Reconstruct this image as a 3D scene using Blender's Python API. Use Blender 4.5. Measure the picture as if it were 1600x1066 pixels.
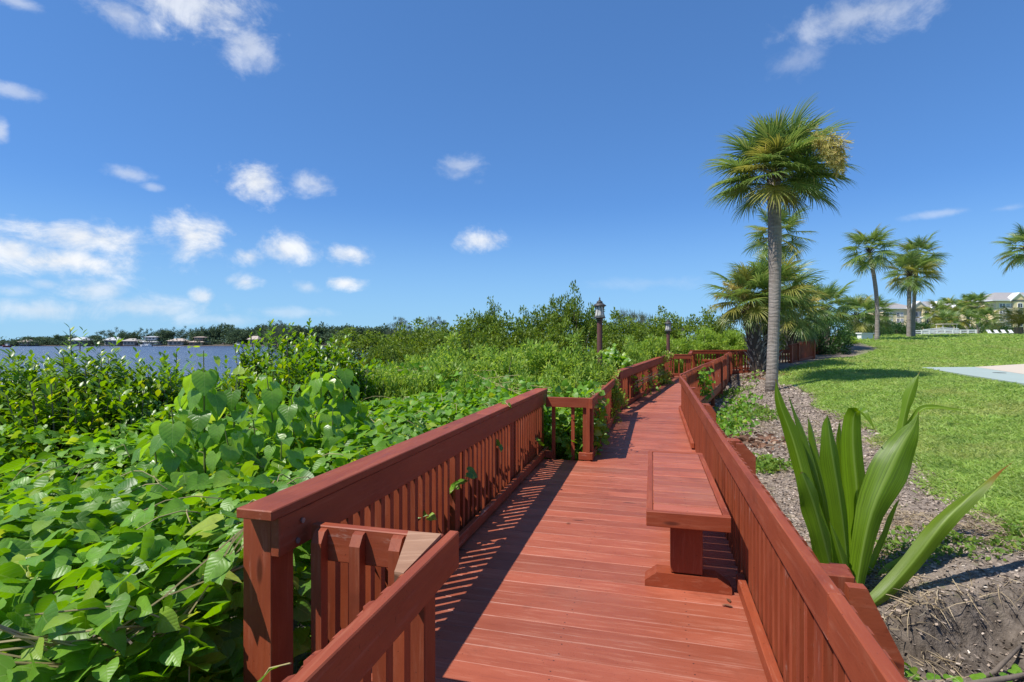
import bpy, math, random
import numpy as np
from mathutils import Vector, Matrix, Quaternion
R = math.radians
random.seed(7); rng = np.random.default_rng(7)
S = bpy.context.scene
for o in list(bpy.data.objects): bpy.data.objects.remove(o)
COL = S.collection
# ------------------------------------------------------------------ camera, world, sun, exposure
F = 830.0; HZ = 534.0; CAMZ = 1.5
cam = bpy.data.cameras.new('camera'); camo = bpy.data.objects.new('camera', cam); COL.objects.link(camo)
camo.location = (0, 0, CAMZ); camo.rotation_euler = (R(90), 0, 0)
cam.sensor_width = 36; cam.lens = F/1600*36; cam.shift_y = 0.0006; cam.clip_start = 0.05; cam.clip_end = 6000
S.camera = camo
SUN_AZ, SUN_EL = 25.0, 57.0            # light travels towards (cos az, sin az), sun stands left and behind
sd = Vector((math.cos(R(SUN_AZ))*math.cos(R(SUN_EL)), math.sin(R(SUN_AZ))*math.cos(R(SUN_EL)), -math.sin(R(SUN_EL))))
sl = bpy.data.lights.new('sun', 'SUN'); sl.energy = 5.0; sl.angle = R(0.5); sl.color = (1.0, 0.955, 0.88)
slo = bpy.data.objects.new('sun', sl); COL.objects.link(slo); slo.rotation_euler = sd.to_track_quat('-Z', 'Y').to_euler()
slo.location = (-20, -10, 40)
S.view_settings.view_transform = 'Standard'; S.view_settings.look = 'None'
S.view_settings.exposure = 0.22; S.view_settings.gamma = 1.0
S.render.engine = 'CYCLES'
try:
    S.cycles.max_bounces = 8; S.cycles.diffuse_bounces = 3; S.cycles.transmission_bounces = 4; S.cycles.transparent_max_bounces = 8
except Exception: pass

class NT:
    """small helper to write shader nodes"""
    def __init__(s, tree): s.t = tree; s.n = tree.nodes; s.l = tree.links
    def link(s, a, b): s.l.new(a, b)
    def node(s, typ, **kw):
        n = s.n.new(typ)
        for k, v in kw.items(): setattr(n, k, v)
        return n
    def put(s, sock, v):
        if isinstance(v, bpy.types.NodeSocket): s.l.new(v, sock)
        else: sock.default_value = v
    def math(s, op, a, b=None, c=None, clamp=False):
        n = s.n.new('ShaderNodeMath'); n.operation = op; n.use_clamp = clamp
        s.put(n.inputs[0], a)
        if b is not None: s.put(n.inputs[1], b)
        if c is not None: s.put(n.inputs[2], c)
        return n.outputs[0]
    def mapr(s, v, a, b, c=0.0, d=1.0, smooth=False):
        n = s.n.new('ShaderNodeMapRange'); n.interpolation_type = 'SMOOTHSTEP' if smooth else 'LINEAR'
        s.put(n.inputs[0], v); n.inputs[1].default_value = a; n.inputs[2].default_value = b
        n.inputs[3].default_value = c; n.inputs[4].default_value = d
        return n.outputs[0]
    def mix(s, f, a, b, mode='MIX'):
        n = s.n.new('ShaderNodeMix'); n.data_type = 'RGBA'; n.blend_type = mode
        s.put(n.inputs[0], f)
        for i, v in ((6, a), (7, b)):
            if isinstance(v, bpy.types.NodeSocket): s.l.new(v, n.inputs[i])
            else: n.inputs[i].default_value = (*v, 1) if len(v) == 3 else v
        return n.outputs[2]
    def noise(s, vec, scale, detail=3, rough=0.5, dist=0.0):
        n = s.n.new('ShaderNodeTexNoise'); n.inputs['Scale'].default_value = scale
        n.inputs['Detail'].default_value = detail; n.inputs['Roughness'].default_value = rough
        n.inputs['Distortion'].default_value = dist
        if vec is not None: s.l.new(vec, n.inputs['Vector'])
        return n.outputs['Fac']
    def ramp(s, v, stops):
        n = s.n.new('ShaderNodeValToRGB'); s.put(n.inputs[0], v); e = n.color_ramp.elements
        while len(e) < len(stops): e.new(0.5)
        for el, (p, c) in zip(e, stops): el.position = p; el.color = (*c, 1)
        return n.outputs[0]
    def bump(s, h, strength, dist=0.01):
        n = s.n.new('ShaderNodeBump'); n.inputs['Strength'].default_value = strength; n.inputs['Distance'].default_value = dist
        s.l.new(h, n.inputs['Height']); return n.outputs[0]

W = bpy.data.worlds.new('World'); S.world = W; W.use_nodes = True
w = NT(W.node_tree)
for n in list(w.n): w.n.remove(n)
sky = w.node('ShaderNodeTexSky', sky_type='NISHITA'); sky.sun_disc = False
sky.sun_elevation = R(SUN_EL); sky.sun_rotation = math.atan2(-sd.x, -sd.y)
sky.altitude = 0; sky.air_density = 0.8; sky.dust_density = 0.0; sky.ozone_density = 6.0
SKY_STRENGTH = 0.115
tc = w.node('ShaderNodeTexCoord'); sx = w.node('ShaderNodeSeparateXYZ'); w.link(tc.outputs['Generated'], sx.inputs[0])
az = w.math('ARCTAN2', sx.outputs[0], sx.outputs[1]); el = w.math('ARCSINE', sx.outputs[2])
cv = w.node('ShaderNodeCombineXYZ'); w.put(cv.inputs[0], az); w.put(cv.inputs[1], w.math('MULTIPLY', el, 1.35))
n1 = w.noise(cv.outputs[0], 11, 8, 0.66, 0.45); n2 = w.noise(cv.outputs[0], 26, 5, 0.6)
nz = w.math('ADD', w.math('MULTIPLY', w.math('SUBTRACT', n1, 0.5), 2.7), w.math('MULTIPLY', w.math('SUBTRACT', n2, 0.5), 1.5))
CL = [(300,8,125,48,.75),(190,22,60,26,.5),(392,75,42,36,.55),(30,5,32,12,.4),(20,142,48,13,.42),(398,284,46,29,1),(490,287,38,19,.6),
 (205,272,38,12,.45),(240,292,22,7,.35),(720,262,38,19,.42),(752,376,34,18,.85),(125,371,135,26,1.0),(90,408,130,24,1.0),(25,396,62,32,.95),
 (303,372,62,38,1.0),(388,399,30,13,.75),(450,389,50,25,.95),(548,399,34,17,.9),(150,454,58,22,.62),(317,463,24,12,.7),
 (383,441,25,12,.75),(541,443,30,11,.95),(480,449,22,10,.4),(70,444,26,8,.4),(60,484,140,18,.55),(230,480,110,22,.5),(340,500,70,10,.3),(20,455,40,10,.35),
 (1345,22,120,36,.42),(1245,95,42,26,.22),(1475,333,55,6,.3),(1570,326,30,5,.22),(1010,443,95,10,.13),(0,205,12,18,.5),(455,488,60,9,.3)]
dens = None
for (px, py, rx, ry, st) in CL:
    a0 = math.atan((px-800)/F); r = math.hypot(px-800, F); e0 = math.atan((HZ-py)/r)
    ra = rx/F*math.cos(a0)**2*1.30; re = ry/r*math.cos(e0)**2*1.30
    qx = w.math('DIVIDE', w.math('SUBTRACT', az, a0), ra); qy = w.math('DIVIDE', w.math('SUBTRACT', el, e0), re)
    d = w.math('SQRT', w.math('ADD', w.math('MULTIPLY', qx, qx), w.math('MULTIPLY', qy, qy)))
    m = w.math('SUBTRACT', 1.0, d)
    m = w.math('ADD', m, w.math('MULTIPLY', nz, 0.75))
    m = w.math('MULTIPLY', w.mapr(m, 0.0, 1.08, 0, 1, True), st)
    dens = m if dens is None else w.math('MAXIMUM', dens, m)
# the same kind of scattered cumulus goes on outside the frame
n3 = w.noise(tc.outputs['Generated'], 3.2, 7, 0.6)
g = w.math('MULTIPLY', w.mapr(n3, 0.57, 0.75, 0, 0.8, True), w.mapr(w.math('ABSOLUTE', az), 0.80, 1.0, 0, 1, True))
dens = w.math('MAXIMUM', dens, w.math('MULTIPLY', g, w.mapr(sx.outputs[2], 0.0, 0.08, 0, 1)))
shade = w.mapr(n1, 0.35, 0.65, 0.82, 1.0)
cc = w.node('ShaderNodeCombineXYZ')
for i, k in enumerate((8.0, 8.25, 8.6)): w.put(cc.inputs[i], w.math('MULTIPLY', shade, k*0.93))
gm = w.node('ShaderNodeGamma'); w.link(sky.outputs[0], gm.inputs[0]); gm.inputs[1].default_value = 0.65
skyb = w.mix(1.0, gm.outputs[0], (0.81, 1.39, 2.12), 'MULTIPLY')
skyb = w.mix(w.mapr(el, 0.0, 0.26, 0.62, 0.0, True), skyb, (2.7, 4.8, 6.5))      # pale haze low over the whole horizon
skyc = w.mix(dens, skyb, cc.outputs[0])
bg = w.node('ShaderNodeBackground'); w.link(skyc, bg.inputs[0]); bg.inputs[1].default_value = SKY_STRENGTH
wo = w.node('ShaderNodeOutputWorld'); w.link(bg.outputs[0], wo.inputs[0])

# ------------------------------------------------------------------ helpers
def at(px, py, Y): return Vector(((px-800)/F*Y, Y, CAMZ-(py-HZ)/F*Y))
ANG = R(14.8); UX = Vector((math.sin(ANG), math.cos(ANG), 0)); VX = Vector((math.cos(ANG), -math.sin(ANG), 0))
def uv(u, v, z=0.0): p = UX*u+VX*v; return Vector((p.x, p.y, z))
def to_uv(x, y): return x*UX.x+y*UX.y, x*VX.x+y*VX.y

def tag(o, label=None, cat=None, group=None, kind=None):
    if label: o['label'] = label
    if cat: o['category'] = cat
    if group: o['group'] = group
    if kind: o['kind'] = kind
    return o
def thing(name, loc, label, cat, group=None):
    o = bpy.data.objects.new(name, None); COL.objects.link(o); o.location = loc; o.empty_display_size = 0.2
    return tag(o, label, cat, group)
def link(name, me, parent=None, mat=None, world=None):
    o = bpy.data.objects.new(name, me); COL.objects.link(o)
    if mat is not None and len(me.materials) == 0: me.materials.append(mat)
    if parent is not None:
        o.parent = parent
        base = Matrix.Translation(-parent.matrix_world_loc) if hasattr(parent, 'matrix_world_loc') else Matrix.Translation(-wloc(parent))
        o.matrix_local = base @ (world if world is not None else Matrix.Identity(4))
    elif world is not None: o.matrix_world = world
    return o
def wloc(o):
    p = Vector(o.location)
    while o.parent: o = o.parent; p = p+o.location
    return p
class MB:
    def __init__(s): s.v = []; s.f = []
    def add(s, vs, fs):
        k = len(s.v); s.v += [tuple(p) for p in vs]; s.f += [tuple(i+k for i in f) for f in fs]; return s
    def box(s, c, size, rz=0.0):
        cx, cy, cz = c; a, b, h = (k/2 for k in size); ca, sa = math.cos(rz), math.sin(rz)
        vs = [(cx+x*ca-y*sa, cy+x*sa+y*ca, cz+z) for x in (-a, a) for y in (-b, b) for z in (-h, h)]
        return s.add(vs, [(0,1,3,2),(4,6,7,5),(0,4,5,1),(2,3,7,6),(0,2,6,4),(1,5,7,3)])
    def tube(s, pts, rad, n=8, cap=True):
        pts = [Vector(p) for p in pts]; rings = []
        for i, p in enumerate(pts):
            t = (pts[min(i+1, len(pts)-1)]-pts[max(i-1, 0)]).normalized()
            a = t.cross(Vector((0.3, 0.9, 0.1)) if abs(t.z) > 0.9 else Vector((0, 0, 1))).normalized(); b = t.cross(a)
            r = rad[i] if hasattr(rad, '__len__') else rad
            rings.append([p+a*(r*math.cos(6.28318*k/n))+b*(r*math.sin(6.28318*k/n)) for k in range(n)])
        vs = [q for ring in rings for q in ring]; fs = []
        for i in range(len(pts)-1):
            for k in range(n): fs.append((i*n+k, i*n+(k+1) % n, (i+1)*n+(k+1) % n, (i+1)*n+k))
        if cap: fs += [tuple(range(n))[::-1], tuple((len(pts)-1)*n+k for k in range(n))]
        return s.add(vs, fs)
    def lathe(s, c, prof, n=16, sx=1.0, sy=1.0, ph=0.0):
        c = Vector(c); vs = []; fs = []
        for (r, z) in prof:
            for k in range(n): vs.append(c+Vector((r*sx*math.cos(6.28318*k/n+ph), r*sy*math.sin(6.28318*k/n+ph), z)))
        for i in range(len(prof)-1):
            for k in range(n): fs.append((i*n+k, i*n+(k+1) % n, (i+1)*n+(k+1) % n, (i+1)*n+k))
        fs += [tuple(range(n))[::-1], tuple((len(prof)-1)*n+k for k in range(n))]
        return s.add(vs, fs)
    def prism(s, poly, d):                      # poly: list of Vector, d: extrusion Vector
        n = len(poly); vs = [Vector(p) for p in poly]+[Vector(p)+d for p in poly]
        return s.add(vs, [tuple(range(n))[::-1], tuple(range(n, 2*n))]+[(i, (i+1) % n, n+(i+1) % n, n+i) for i in range(n)])
    def mesh(s, name, mat=None, smooth=False):
        me = bpy.data.meshes.new(name); me.from_pydata(s.v, [], s.f); me.update()
        if smooth: me.polygons.foreach_set('use_smooth', [True]*len(me.polygons))
        if mat: me.materials.append(mat)
        import bmesh
        bm = bmesh.new(); bm.from_mesh(me); bmesh.ops.recalc_face_normals(bm, faces=bm.faces); bm.to_mesh(me); bm.free()
        return me
    def build(s, name, mat, parent=None, smooth=False):
        return link(name, s.mesh(name, mat, smooth), parent)

def np_mesh(name, V, Fq, mat, uvs=None, smooth=True, attr=None):
    """V (n,3), Fq (m,k) all faces with k corners"""
    me = bpy.data.meshes.new(name); n = len(V); m, k = Fq.shape
    me.vertices.add(n); me.vertices.foreach_set('co', V.astype(np.float32).ravel())
    me.loops.add(m*k); me.loops.foreach_set('vertex_index', Fq.astype(np.int32).ravel())
    me.polygons.add(m); me.polygons.foreach_set('loop_start', np.arange(0, m*k, k, dtype=np.int32))
    try: me.polygons.foreach_set('loop_total', np.full(m, k, dtype=np.int32))
    except Exception: pass
    me.update(calc_edges=True)
    if smooth: me.polygons.foreach_set('use_smooth', np.ones(m, dtype=bool))
    if uvs is not None:
        l = me.uv_layers.new(name='UVMap'); l.data.foreach_set('uv', uvs[Fq.ravel()].astype(np.float32).ravel())
    if attr:
        for an, arr in attr.items():
            a = me.attributes.new(an, 'FLOAT', 'POINT'); a.data.foreach_set('value', arr.astype(np.float32))
    if mat: me.materials.append(mat)
    return me
def norm(a): return a/np.maximum(np.linalg.norm(a, axis=-1, keepdims=True), 1e-9)
def frames(d, up):
    """rotation matrices whose columns are x, y=d, z close to up"""
    y = norm(d); x = norm(np.cross(y, up)); z = np.cross(x, y)
    return np.stack([x, y, z], axis=-1)
def inst(tmpl, M, scale, pos):
    """tmpl=(V,F,UV); M (N,3,3); scale (N,) or (N,3); pos (N,3) -> V,F,UV joined"""
    V, Fq, UV = tmpl; N = len(pos); n = len(V)
    sc = scale[:, None] if scale.ndim == 1 else scale
    P = np.einsum('nij,nkj->nki', M, V[None]*sc[:, None, :])+pos[:, None, :]
    FF = (Fq[None]+(np.arange(N)*n)[:, None, None]).reshape(-1, Fq.shape[1])
    return P.reshape(-1, 3), FF, np.tile(UV, (N, 1))
def cat(parts):
    Vs, Fs, Us = [], [], []; k = 0
    for V, Fq, U in parts: Vs.append(V); Fs.append(Fq+k); Us.append(U); k += len(V)
    return np.concatenate(Vs), np.concatenate(Fs), np.concatenate(Us)

# smooth value noise on the plane (for heights)
_tab = np.random.default_rng(3).random((256, 256))
def vnoise(x, y):
    x = np.asarray(x, float); y = np.asarray(y, float); xi = np.floor(x).astype(int); yi = np.floor(y).astype(int)
    fx = x-xi; fy = y-yi; fx = fx*fx*(3-2*fx); fy = fy*fy*(3-2*fy)
    a = _tab[xi % 256, yi % 256]; b = _tab[(xi+1) % 256, yi % 256]; c = _tab[xi % 256, (yi+1) % 256]; d = _tab[(xi+1) % 256, (yi+1) % 256]
    return (a*(1-fx)+b*fx)*(1-fy)+(c*(1-fx)+d*fx)*fy-0.5
def fbm(x, y, o=4):
    s = 0; a = 1.0
    for i in range(o): s = s+a*vnoise(x*2**i+17*i, y*2**i+9*i); a *= 0.5
    return s

# ------------------------------------------------------------------ materials
def new_mat(name):
    m = bpy.data.materials.new(name); m.use_nodes = True; t = NT(m.node_tree); b = t.n['Principled BSDF']
    return m, t, b
def simple(name, col, rough=0.6, metal=0.0, var=0.15, scale=6.0, bump=0.0, spec=0.4):
    m, t, b = new_mat(name); c = t.node('ShaderNodeTexCoord')
    n = t.noise(c.outputs['Object'], scale, 4, 0.6)
    t.link(t.mix(n, tuple(k*(1-var) for k in col), tuple(min(1, k*(1+var)) for k in col)), b.inputs['Base Color'])
    b.inputs['Roughness'].default_value = rough; b.inputs['Metallic'].default_value = metal; b.inputs['Specular IOR Level'].default_value = spec
    if bump: t.link(t.bump(n, bump, 0.02), b.inputs['Normal'])
    return m
def wood(name, c_dark, c_mid, c_pale, edge=0.0, wear=0.5, rough=0.55, spec=0.35, worn=0.0, screws=False):
    m, t, b = new_mat(name); c = t.node('ShaderNodeTexCoord'); oi = t.node('ShaderNodeObjectInfo')
    off = t.node('ShaderNodeVectorMath', operation='ADD'); t.link(c.outputs['Object'], off.inputs[0])
    rv = t.node('ShaderNodeCombineXYZ')
    for i, k in enumerate((37.0, 11.0, 5.0)): t.put(rv.inputs[i], t.math('MULTIPLY', oi.outputs['Random'], k))
    t.link(rv.outputs[0], off.inputs[1])
    mp = t.node('ShaderNodeMapping'); t.link(off.outputs[0], mp.inputs[0]); mp.inputs['Scale'].default_value = (1.2, 16, 16)
    grain = t.noise(mp.outputs[0], 3.0, 6, 0.65, 0.4)
    mp2 = t.node('ShaderNodeMapping'); t.link(off.outputs[0], mp2.inputs[0]); mp2.inputs['Scale'].default_value = (1.0, 3.2, 3.2)
    blot = t.noise(mp2.outputs[0], 2.2, 5, 0.6)
    fine = t.noise(off.outputs[0], 60, 3, 0.6)
    col = t.mix(t.mapr(blot, 0.32, 0.68), c_dark, c_mid)
    pale = t.math('MULTIPLY', t.mapr(grain, 0.50, 0.72, 0, 1, True), wear)
    col = t.mix(pale, col, c_pale)
    col = t.mix(t.math('MULTIPLY', t.mapr(grain, 0.28, 0.40, 1, 0, True), 0.45), col, tuple(k*0.5 for k in c_dark))
    vo = t.node('ShaderNodeTexVoronoi'); mp3 = t.node('ShaderNodeMapping'); t.link(off.outputs[0], mp3.inputs[0]); mp3.inputs['Scale'].default_value = (1.6, 6, 6)
    t.link(mp3.outputs[0], vo.inputs['Vector']); vo.inputs['Scale'].default_value = 1.0
    col = t.mix(t.math('MULTIPLY', t.mapr(vo.outputs['Distance'], 0.07, 0.12, 1, 0, True), 0.75), col, tuple(k*0.25 for k in c_dark))
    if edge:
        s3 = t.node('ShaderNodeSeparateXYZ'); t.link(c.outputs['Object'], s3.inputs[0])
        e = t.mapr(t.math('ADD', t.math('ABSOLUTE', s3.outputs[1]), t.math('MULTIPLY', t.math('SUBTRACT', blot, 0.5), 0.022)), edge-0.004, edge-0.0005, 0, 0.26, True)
        col = t.mix(e, col, (0.55, 0.30, 0.23))  # pale board edges: worn paint plus light caught on chamfers, put into the colour
    if worn:
        mp4 = t.node('ShaderNodeMapping'); t.link(off.outputs[0], mp4.inputs[0]); mp4.inputs['Scale'].default_value = (0.9, 4.5, 4.5)
        pw = t.noise(mp4.outputs[0], 1.7, 7, 0.72, 0.3)
        pm = t.math('MULTIPLY', t.mapr(t.math('ADD', pw, t.math('MULTIPLY', t.math('SUBTRACT', grain, 0.5), 0.25)), 0.63, 0.70, 0, 1, True), worn)
        col = t.mix(pm, col, (0.46, 0.27, 0.21))
        dk = t.noise(off.outputs[0], 1.4, 5, 0.7); col = t.mix(t.mapr(dk, 0.56, 0.72, 0, 0.45, True), col, tuple(k*0.45 for k in c_dark))
        sp_ = t.noise(off.outputs[0], 95, 2, 0.5); col = t.mix(t.mapr(sp_, 0.70, 0.74, 0, 0.6, True), col, tuple(k*0.3 for k in c_dark))
    if screws:
        s4 = t.node('ShaderNodeSeparateXYZ'); t.link(c.outputs['Object'], s4.inputs[0])
        fx = t.math('SUBTRACT', t.math('FRACT', t.math('ADD', t.math('DIVIDE', s4.outputs[0], 0.62), 0.5)), 0.5); dx = t.math('MULTIPLY', fx, 0.62); dy = t.math('SUBTRACT', t.math('ABSOLUTE', s4.outputs[1]), 0.042)
        dd = t.math('SQRT', t.math('ADD', t.math('MULTIPLY', dx, dx), t.math('MULTIPLY', dy, dy))); col = t.mix(t.mapr(dd, 0.0035, 0.0055, 0.8, 0, True), col, (0.07, 0.03, 0.025))
        gp = t.node('ShaderNodeNewGeometry'); dirt = t.noise(gp.outputs['Position'], 0.9, 6, 0.65); col = t.mix(t.mapr(dirt, 0.50, 0.72, 0, 0.40, True), col, (0.30, 0.14, 0.095))
        dr2 = t.noise(gp.outputs['Position'], 2.6, 5, 0.7); col = t.mix(t.mapr(dr2, 0.60, 0.74, 0, 0.45, True), col, (0.20, 0.055, 0.03))
    vv = t.node('ShaderNodeHueSaturation'); t.link(col, vv.inputs['Color'])
    t.put(vv.inputs['Value'], t.mapr(oi.outputs['Random'], 0, 1, 0.82, 1.16))
    t.link(vv.outputs[0], b.inputs['Base Color'])
    t.put(b.inputs['Roughness'], t.mapr(grain, 0.3, 0.7, rough-0.08, rough+0.15)); b.inputs['Specular IOR Level'].default_value = spec
    h = t.math('ADD', t.math('MULTIPLY', grain, 0.8), t.math('MULTIPLY', fine, 0.2))
    t.link(t.bump(h, 0.35, 0.004), b.inputs['Normal'])
    return m
M_RED = wood('red_painted_wood', (0.225, 0.043, 0.016), (0.305, 0.066, 0.024), (0.40, 0.14, 0.075), 0.0, 0.40, worn=0.5)
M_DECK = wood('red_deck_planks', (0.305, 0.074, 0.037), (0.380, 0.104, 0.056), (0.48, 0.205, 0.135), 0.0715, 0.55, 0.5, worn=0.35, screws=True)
M_RAW = wood('bare_weathered_wood', (0.24, 0.12, 0.065), (0.32, 0.175, 0.10), (0.45, 0.28, 0.18), 0.0, 0.6)
M_BOLT = simple('galvanised_steel', (0.30, 0.24, 0.22), 0.5, 0.7)
def leafmat(name, c1, c2, c3, trans=0.35, rough=0.38, spec=0.4, vein=False, tcol=None, tips=None):
    """c1..c3: colours a single leaf may have"""
    m, t, b = new_mat(name); g = t.node('ShaderNodeNewGeometry'); oi = t.node('ShaderNodeObjectInfo')
    r = t.math('FRACT', t.math('ADD', g.outputs['Random Per Island'], oi.outputs['Random']))
    col = t.ramp(r, [(0.0, c1), (0.55, c2), (0.9, c2), (1.0, c3)])
    c = t.node('ShaderNodeTexCoord')
    n = t.noise(c.outputs['Object'], 2.5, 3, 0.6)
    hv = t.node('ShaderNodeHueSaturation'); t.link(col, hv.inputs['Color']); t.put(hv.inputs['Value'], t.mapr(n, 0.3, 0.7, 0.8, 1.2)); col = hv.outputs[0]
    if name == 'lawn_blade':
        gp = t.node('ShaderNodeNewGeometry'); pn = t.noise(gp.outputs['Position'], 0.55, 5, 0.65); col = t.mix(t.mapr(pn, 0.48, 0.68, 0, 0.6, True), col, (0.36, 0.37, 0.13)); pn2 = t.noise(gp.outputs['Position'], 1.7, 4, 0.6); col = t.mix(t.mapr(pn2, 0.52, 0.70, 0, 0.5, True), col, (0.11, 0.21, 0.045))
    if vein:
        s3 = t.node('ShaderNodeSeparateXYZ'); t.link(c.outputs['UV'], s3.inputs[0])
        ax = t.math('ABSOLUTE', t.math('SUBTRACT', s3.outputs[0], 0.5))
        mid = t.mapr(ax, 0.008, 0.025, 1, 0, True)
        st = t.math('FRACT', t.math('MULTIPLY', t.math('SUBTRACT', s3.outputs[1], t.math('MULTIPLY', ax, 0.9)), 6.0))
        sv = t.math('MULTIPLY', t.mapr(t.math('ABSOLUTE', t.math('SUBTRACT', st, 0.5)), 0.0, 0.10, 1, 0, True), 0.6)
        vn = t.math('MAXIMUM', mid, sv)
        col = t.mix(t.math('MULTIPLY', vn, 0.32), col, (0.30, 0.40, 0.12))
        bl = t.math('SUBTRACT', t.math('MULTIPLY', t.math('ABSOLUTE', t.math('SUBTRACT', st, 0.5)), 0.8), vn)
        t.link(t.bump(bl, 0.22, 0.006), b.inputs['Normal'])
    if name.startswith('crinum'):
        s3 = t.node('ShaderNodeSeparateXYZ'); t.link(c.outputs['UV'], s3.inputs[0]); fr = t.node('ShaderNodeCombineXYZ'); t.put(fr.inputs[0], t.math('MULTIPLY', s3.outputs[0], 34.0)); t.put(fr.inputs[1], t.math('MULTIPLY', s3.outputs[1], 1.6)); t.put(fr.inputs[2], t.math('MULTIPLY', oi.outputs['Random'], 50.0))
        st = t.noise(fr.outputs[0], 1.0, 3, 0.6); col = t.mix(t.mapr(st, 0.35, 0.65, 0.0, 0.75), col, tuple(k*1.65 for k in c2))
        col = t.mix(t.mapr(t.math('ABSOLUTE', t.math('SUBTRACT', s3.outputs[0], 0.5)), 0.02, 0.075, 0.7, 0, True), col, (0.24, 0.34, 0.06))
        col = t.mix(t.mapr(s3.outputs[1], 0.0, 0.12, 0.6, 0, True), col, (0.26, 0.34, 0.08))
        t.link(t.bump(st, 0.35, 0.004), b.inputs['Normal'])
    if tips is not None:
        s3 = t.node('ShaderNodeSeparateXYZ'); t.link(c.outputs['UV'], s3.inputs[0])
        col = t.mix(t.mapr(s3.outputs[1], tips[0], tips[1], 0, tips[3], True), col, tips[2])
    t.link(col, b.inputs['Base Color']); b.inputs['Roughness'].default_value = rough; b.inputs['Specular IOR Level'].default_value = spec
    tr = t.node('ShaderNodeBsdfTranslucent')
    hv2 = t.node('ShaderNodeHueSaturation'); t.link(col, hv2.inputs['Color']); hv2.inputs['Value'].default_value = 2.0; hv2.inputs['Saturation'].default_value = 1.1; hv2.inputs['Hue'].default_value = 0.485
    t.link(hv2.outputs[0], tr.inputs[0])
    mx = t.node('ShaderNodeMixShader'); mx.inputs[0].default_value = trans
    t.link(b.outputs[0], mx.inputs[1]); t.link(tr.outputs[0], mx.inputs[2]); t.link(mx.outputs[0], t.n['Material Output'].inputs[0])
    return m
M_VINE = leafmat('vine_leaf', (0.065, 0.170, 0.016), (0.165, 0.335, 0.030), (0.36, 0.42, 0.05), 0.36, 0.40, 0.40, True)
M_HIB = leafmat('hibiscus_leaf', (0.095, 0.215, 0.024), (0.185, 0.345, 0.040), (0.34, 0.44, 0.06), 0.42, 0.33, 0.55, True)
M_MANG = leafmat('mangrove_leaf', (0.065, 0.150, 0.012), (0.160, 0.290, 0.022), (0.36, 0.40, 0.04), 0.38, 0.34, 0.42)
M_MANG2 = leafmat('far_mangrove_leaf', (0.075, 0.130, 0.018), (0.150, 0.225, 0.028), (0.25, 0.29, 0.045), 0.30, 0.5, 0.25)
M_BUTT = leafmat('buttonwood_leaf', (0.165, 0.270, 0.045), (0.250, 0.370, 0.060), (0.36, 0.42, 0.10), 0.40, 0.45, 0.3)
M_DARK = leafmat('dark_tree_leaf', (0.022, 0.060, 0.016), (0.045, 0.105, 0.024), (0.09, 0.16, 0.03), 0.2, 0.4, 0.3)
M_FAR = leafmat('far_shore_leaf', (0.065, 0.105, 0.058), (0.095, 0.145, 0.075), (0.13, 0.18, 0.09), 0.15, 0.7, 0.1)  # slight bluish distance haze is put into these leaf colours
M_CAS = leafmat('grey_pine_leaf', (0.085, 0.110, 0.065), (0.125, 0.150, 0.085), (0.16, 0.18, 0.11), 0.2, 0.7, 0.1)
M_PALM = leafmat('palm_frond', (0.080, 0.145, 0.034), (0.170, 0.250, 0.066), (0.32, 0.34, 0.11), 0.34, 0.32, 0.55)
M_PALMY = leafmat('yellowing_palm_frond', (0.20, 0.21, 0.045), (0.29, 0.29, 0.065), (0.40, 0.35, 0.11), 0.32, 0.45, 0.35)
M_SAGO = leafmat('feather_palm_frond', (0.05, 0.085, 0.02), (0.11, 0.13, 0.03), (0.25, 0.18, 0.06), 0.2, 0.45, 0.3)
M_BLOOM = leafmat('palm_flower', (0.42, 0.39, 0.11), (0.56, 0.49, 0.19), (0.58, 0.43, 0.22), 0.3, 0.7, 0.1)
M_GRASS = leafmat('lawn_blade', (0.215, 0.315, 0.070), (0.290, 0.405, 0.092), (0.42, 0.43, 0.17), 0.40, 0.5, 0.25)
M_WEED = leafmat('weed_leaf', (0.10, 0.19, 0.03), (0.16, 0.26, 0.04), (0.28, 0.30, 0.06), 0.3, 0.5, 0.2)
M_CRIN = leafmat('crinum_leaf', (0.070, 0.125, 0.006), (0.110, 0.190, 0.009), (0.16, 0.25, 0.013), 0.38, 0.36, 0.4, tips=(0.93, 1.0, (0.25, 0.12, 0.03), 0.8))
M_CRINB = leafmat('crinum_leaf_burnt', (0.075, 0.125, 0.006), (0.090, 0.145, 0.008), (0.11, 0.17, 0.010), 0.30, 0.42, 0.35, tips=(0.74, 0.9, (0.22, 0.075, 0.01), 0.9))
M_STRAW = leafmat('dry_straw', (0.26, 0.20, 0.12), (0.38, 0.30, 0.19), (0.50, 0.42, 0.30), 0.1, 0.8, 0.1)
M_CHIP = leafmat('mulch_chip', (0.17, 0.135, 0.105), (0.40, 0.32, 0.255), (0.68, 0.60, 0.51), 0.0, 0.85, 0.1)
M_DEAD = leafmat('dead_leaf', (0.11, 0.06, 0.035), (0.22, 0.12, 0.075), (0.40, 0.30, 0.21), 0.15, 0.7, 0.2)
M_STEM = simple('green_stem', (0.16, 0.19, 0.06), 0.6, var=0.3)
M_VSTEM = simple('tan_vine_stem', (0.34, 0.28, 0.13), 0.6, var=0.3)
M_BARK = simple('grey_bark', (0.17, 0.135, 0.105), 0.9, var=0.4, scale=10, bump=0.5)
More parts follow.
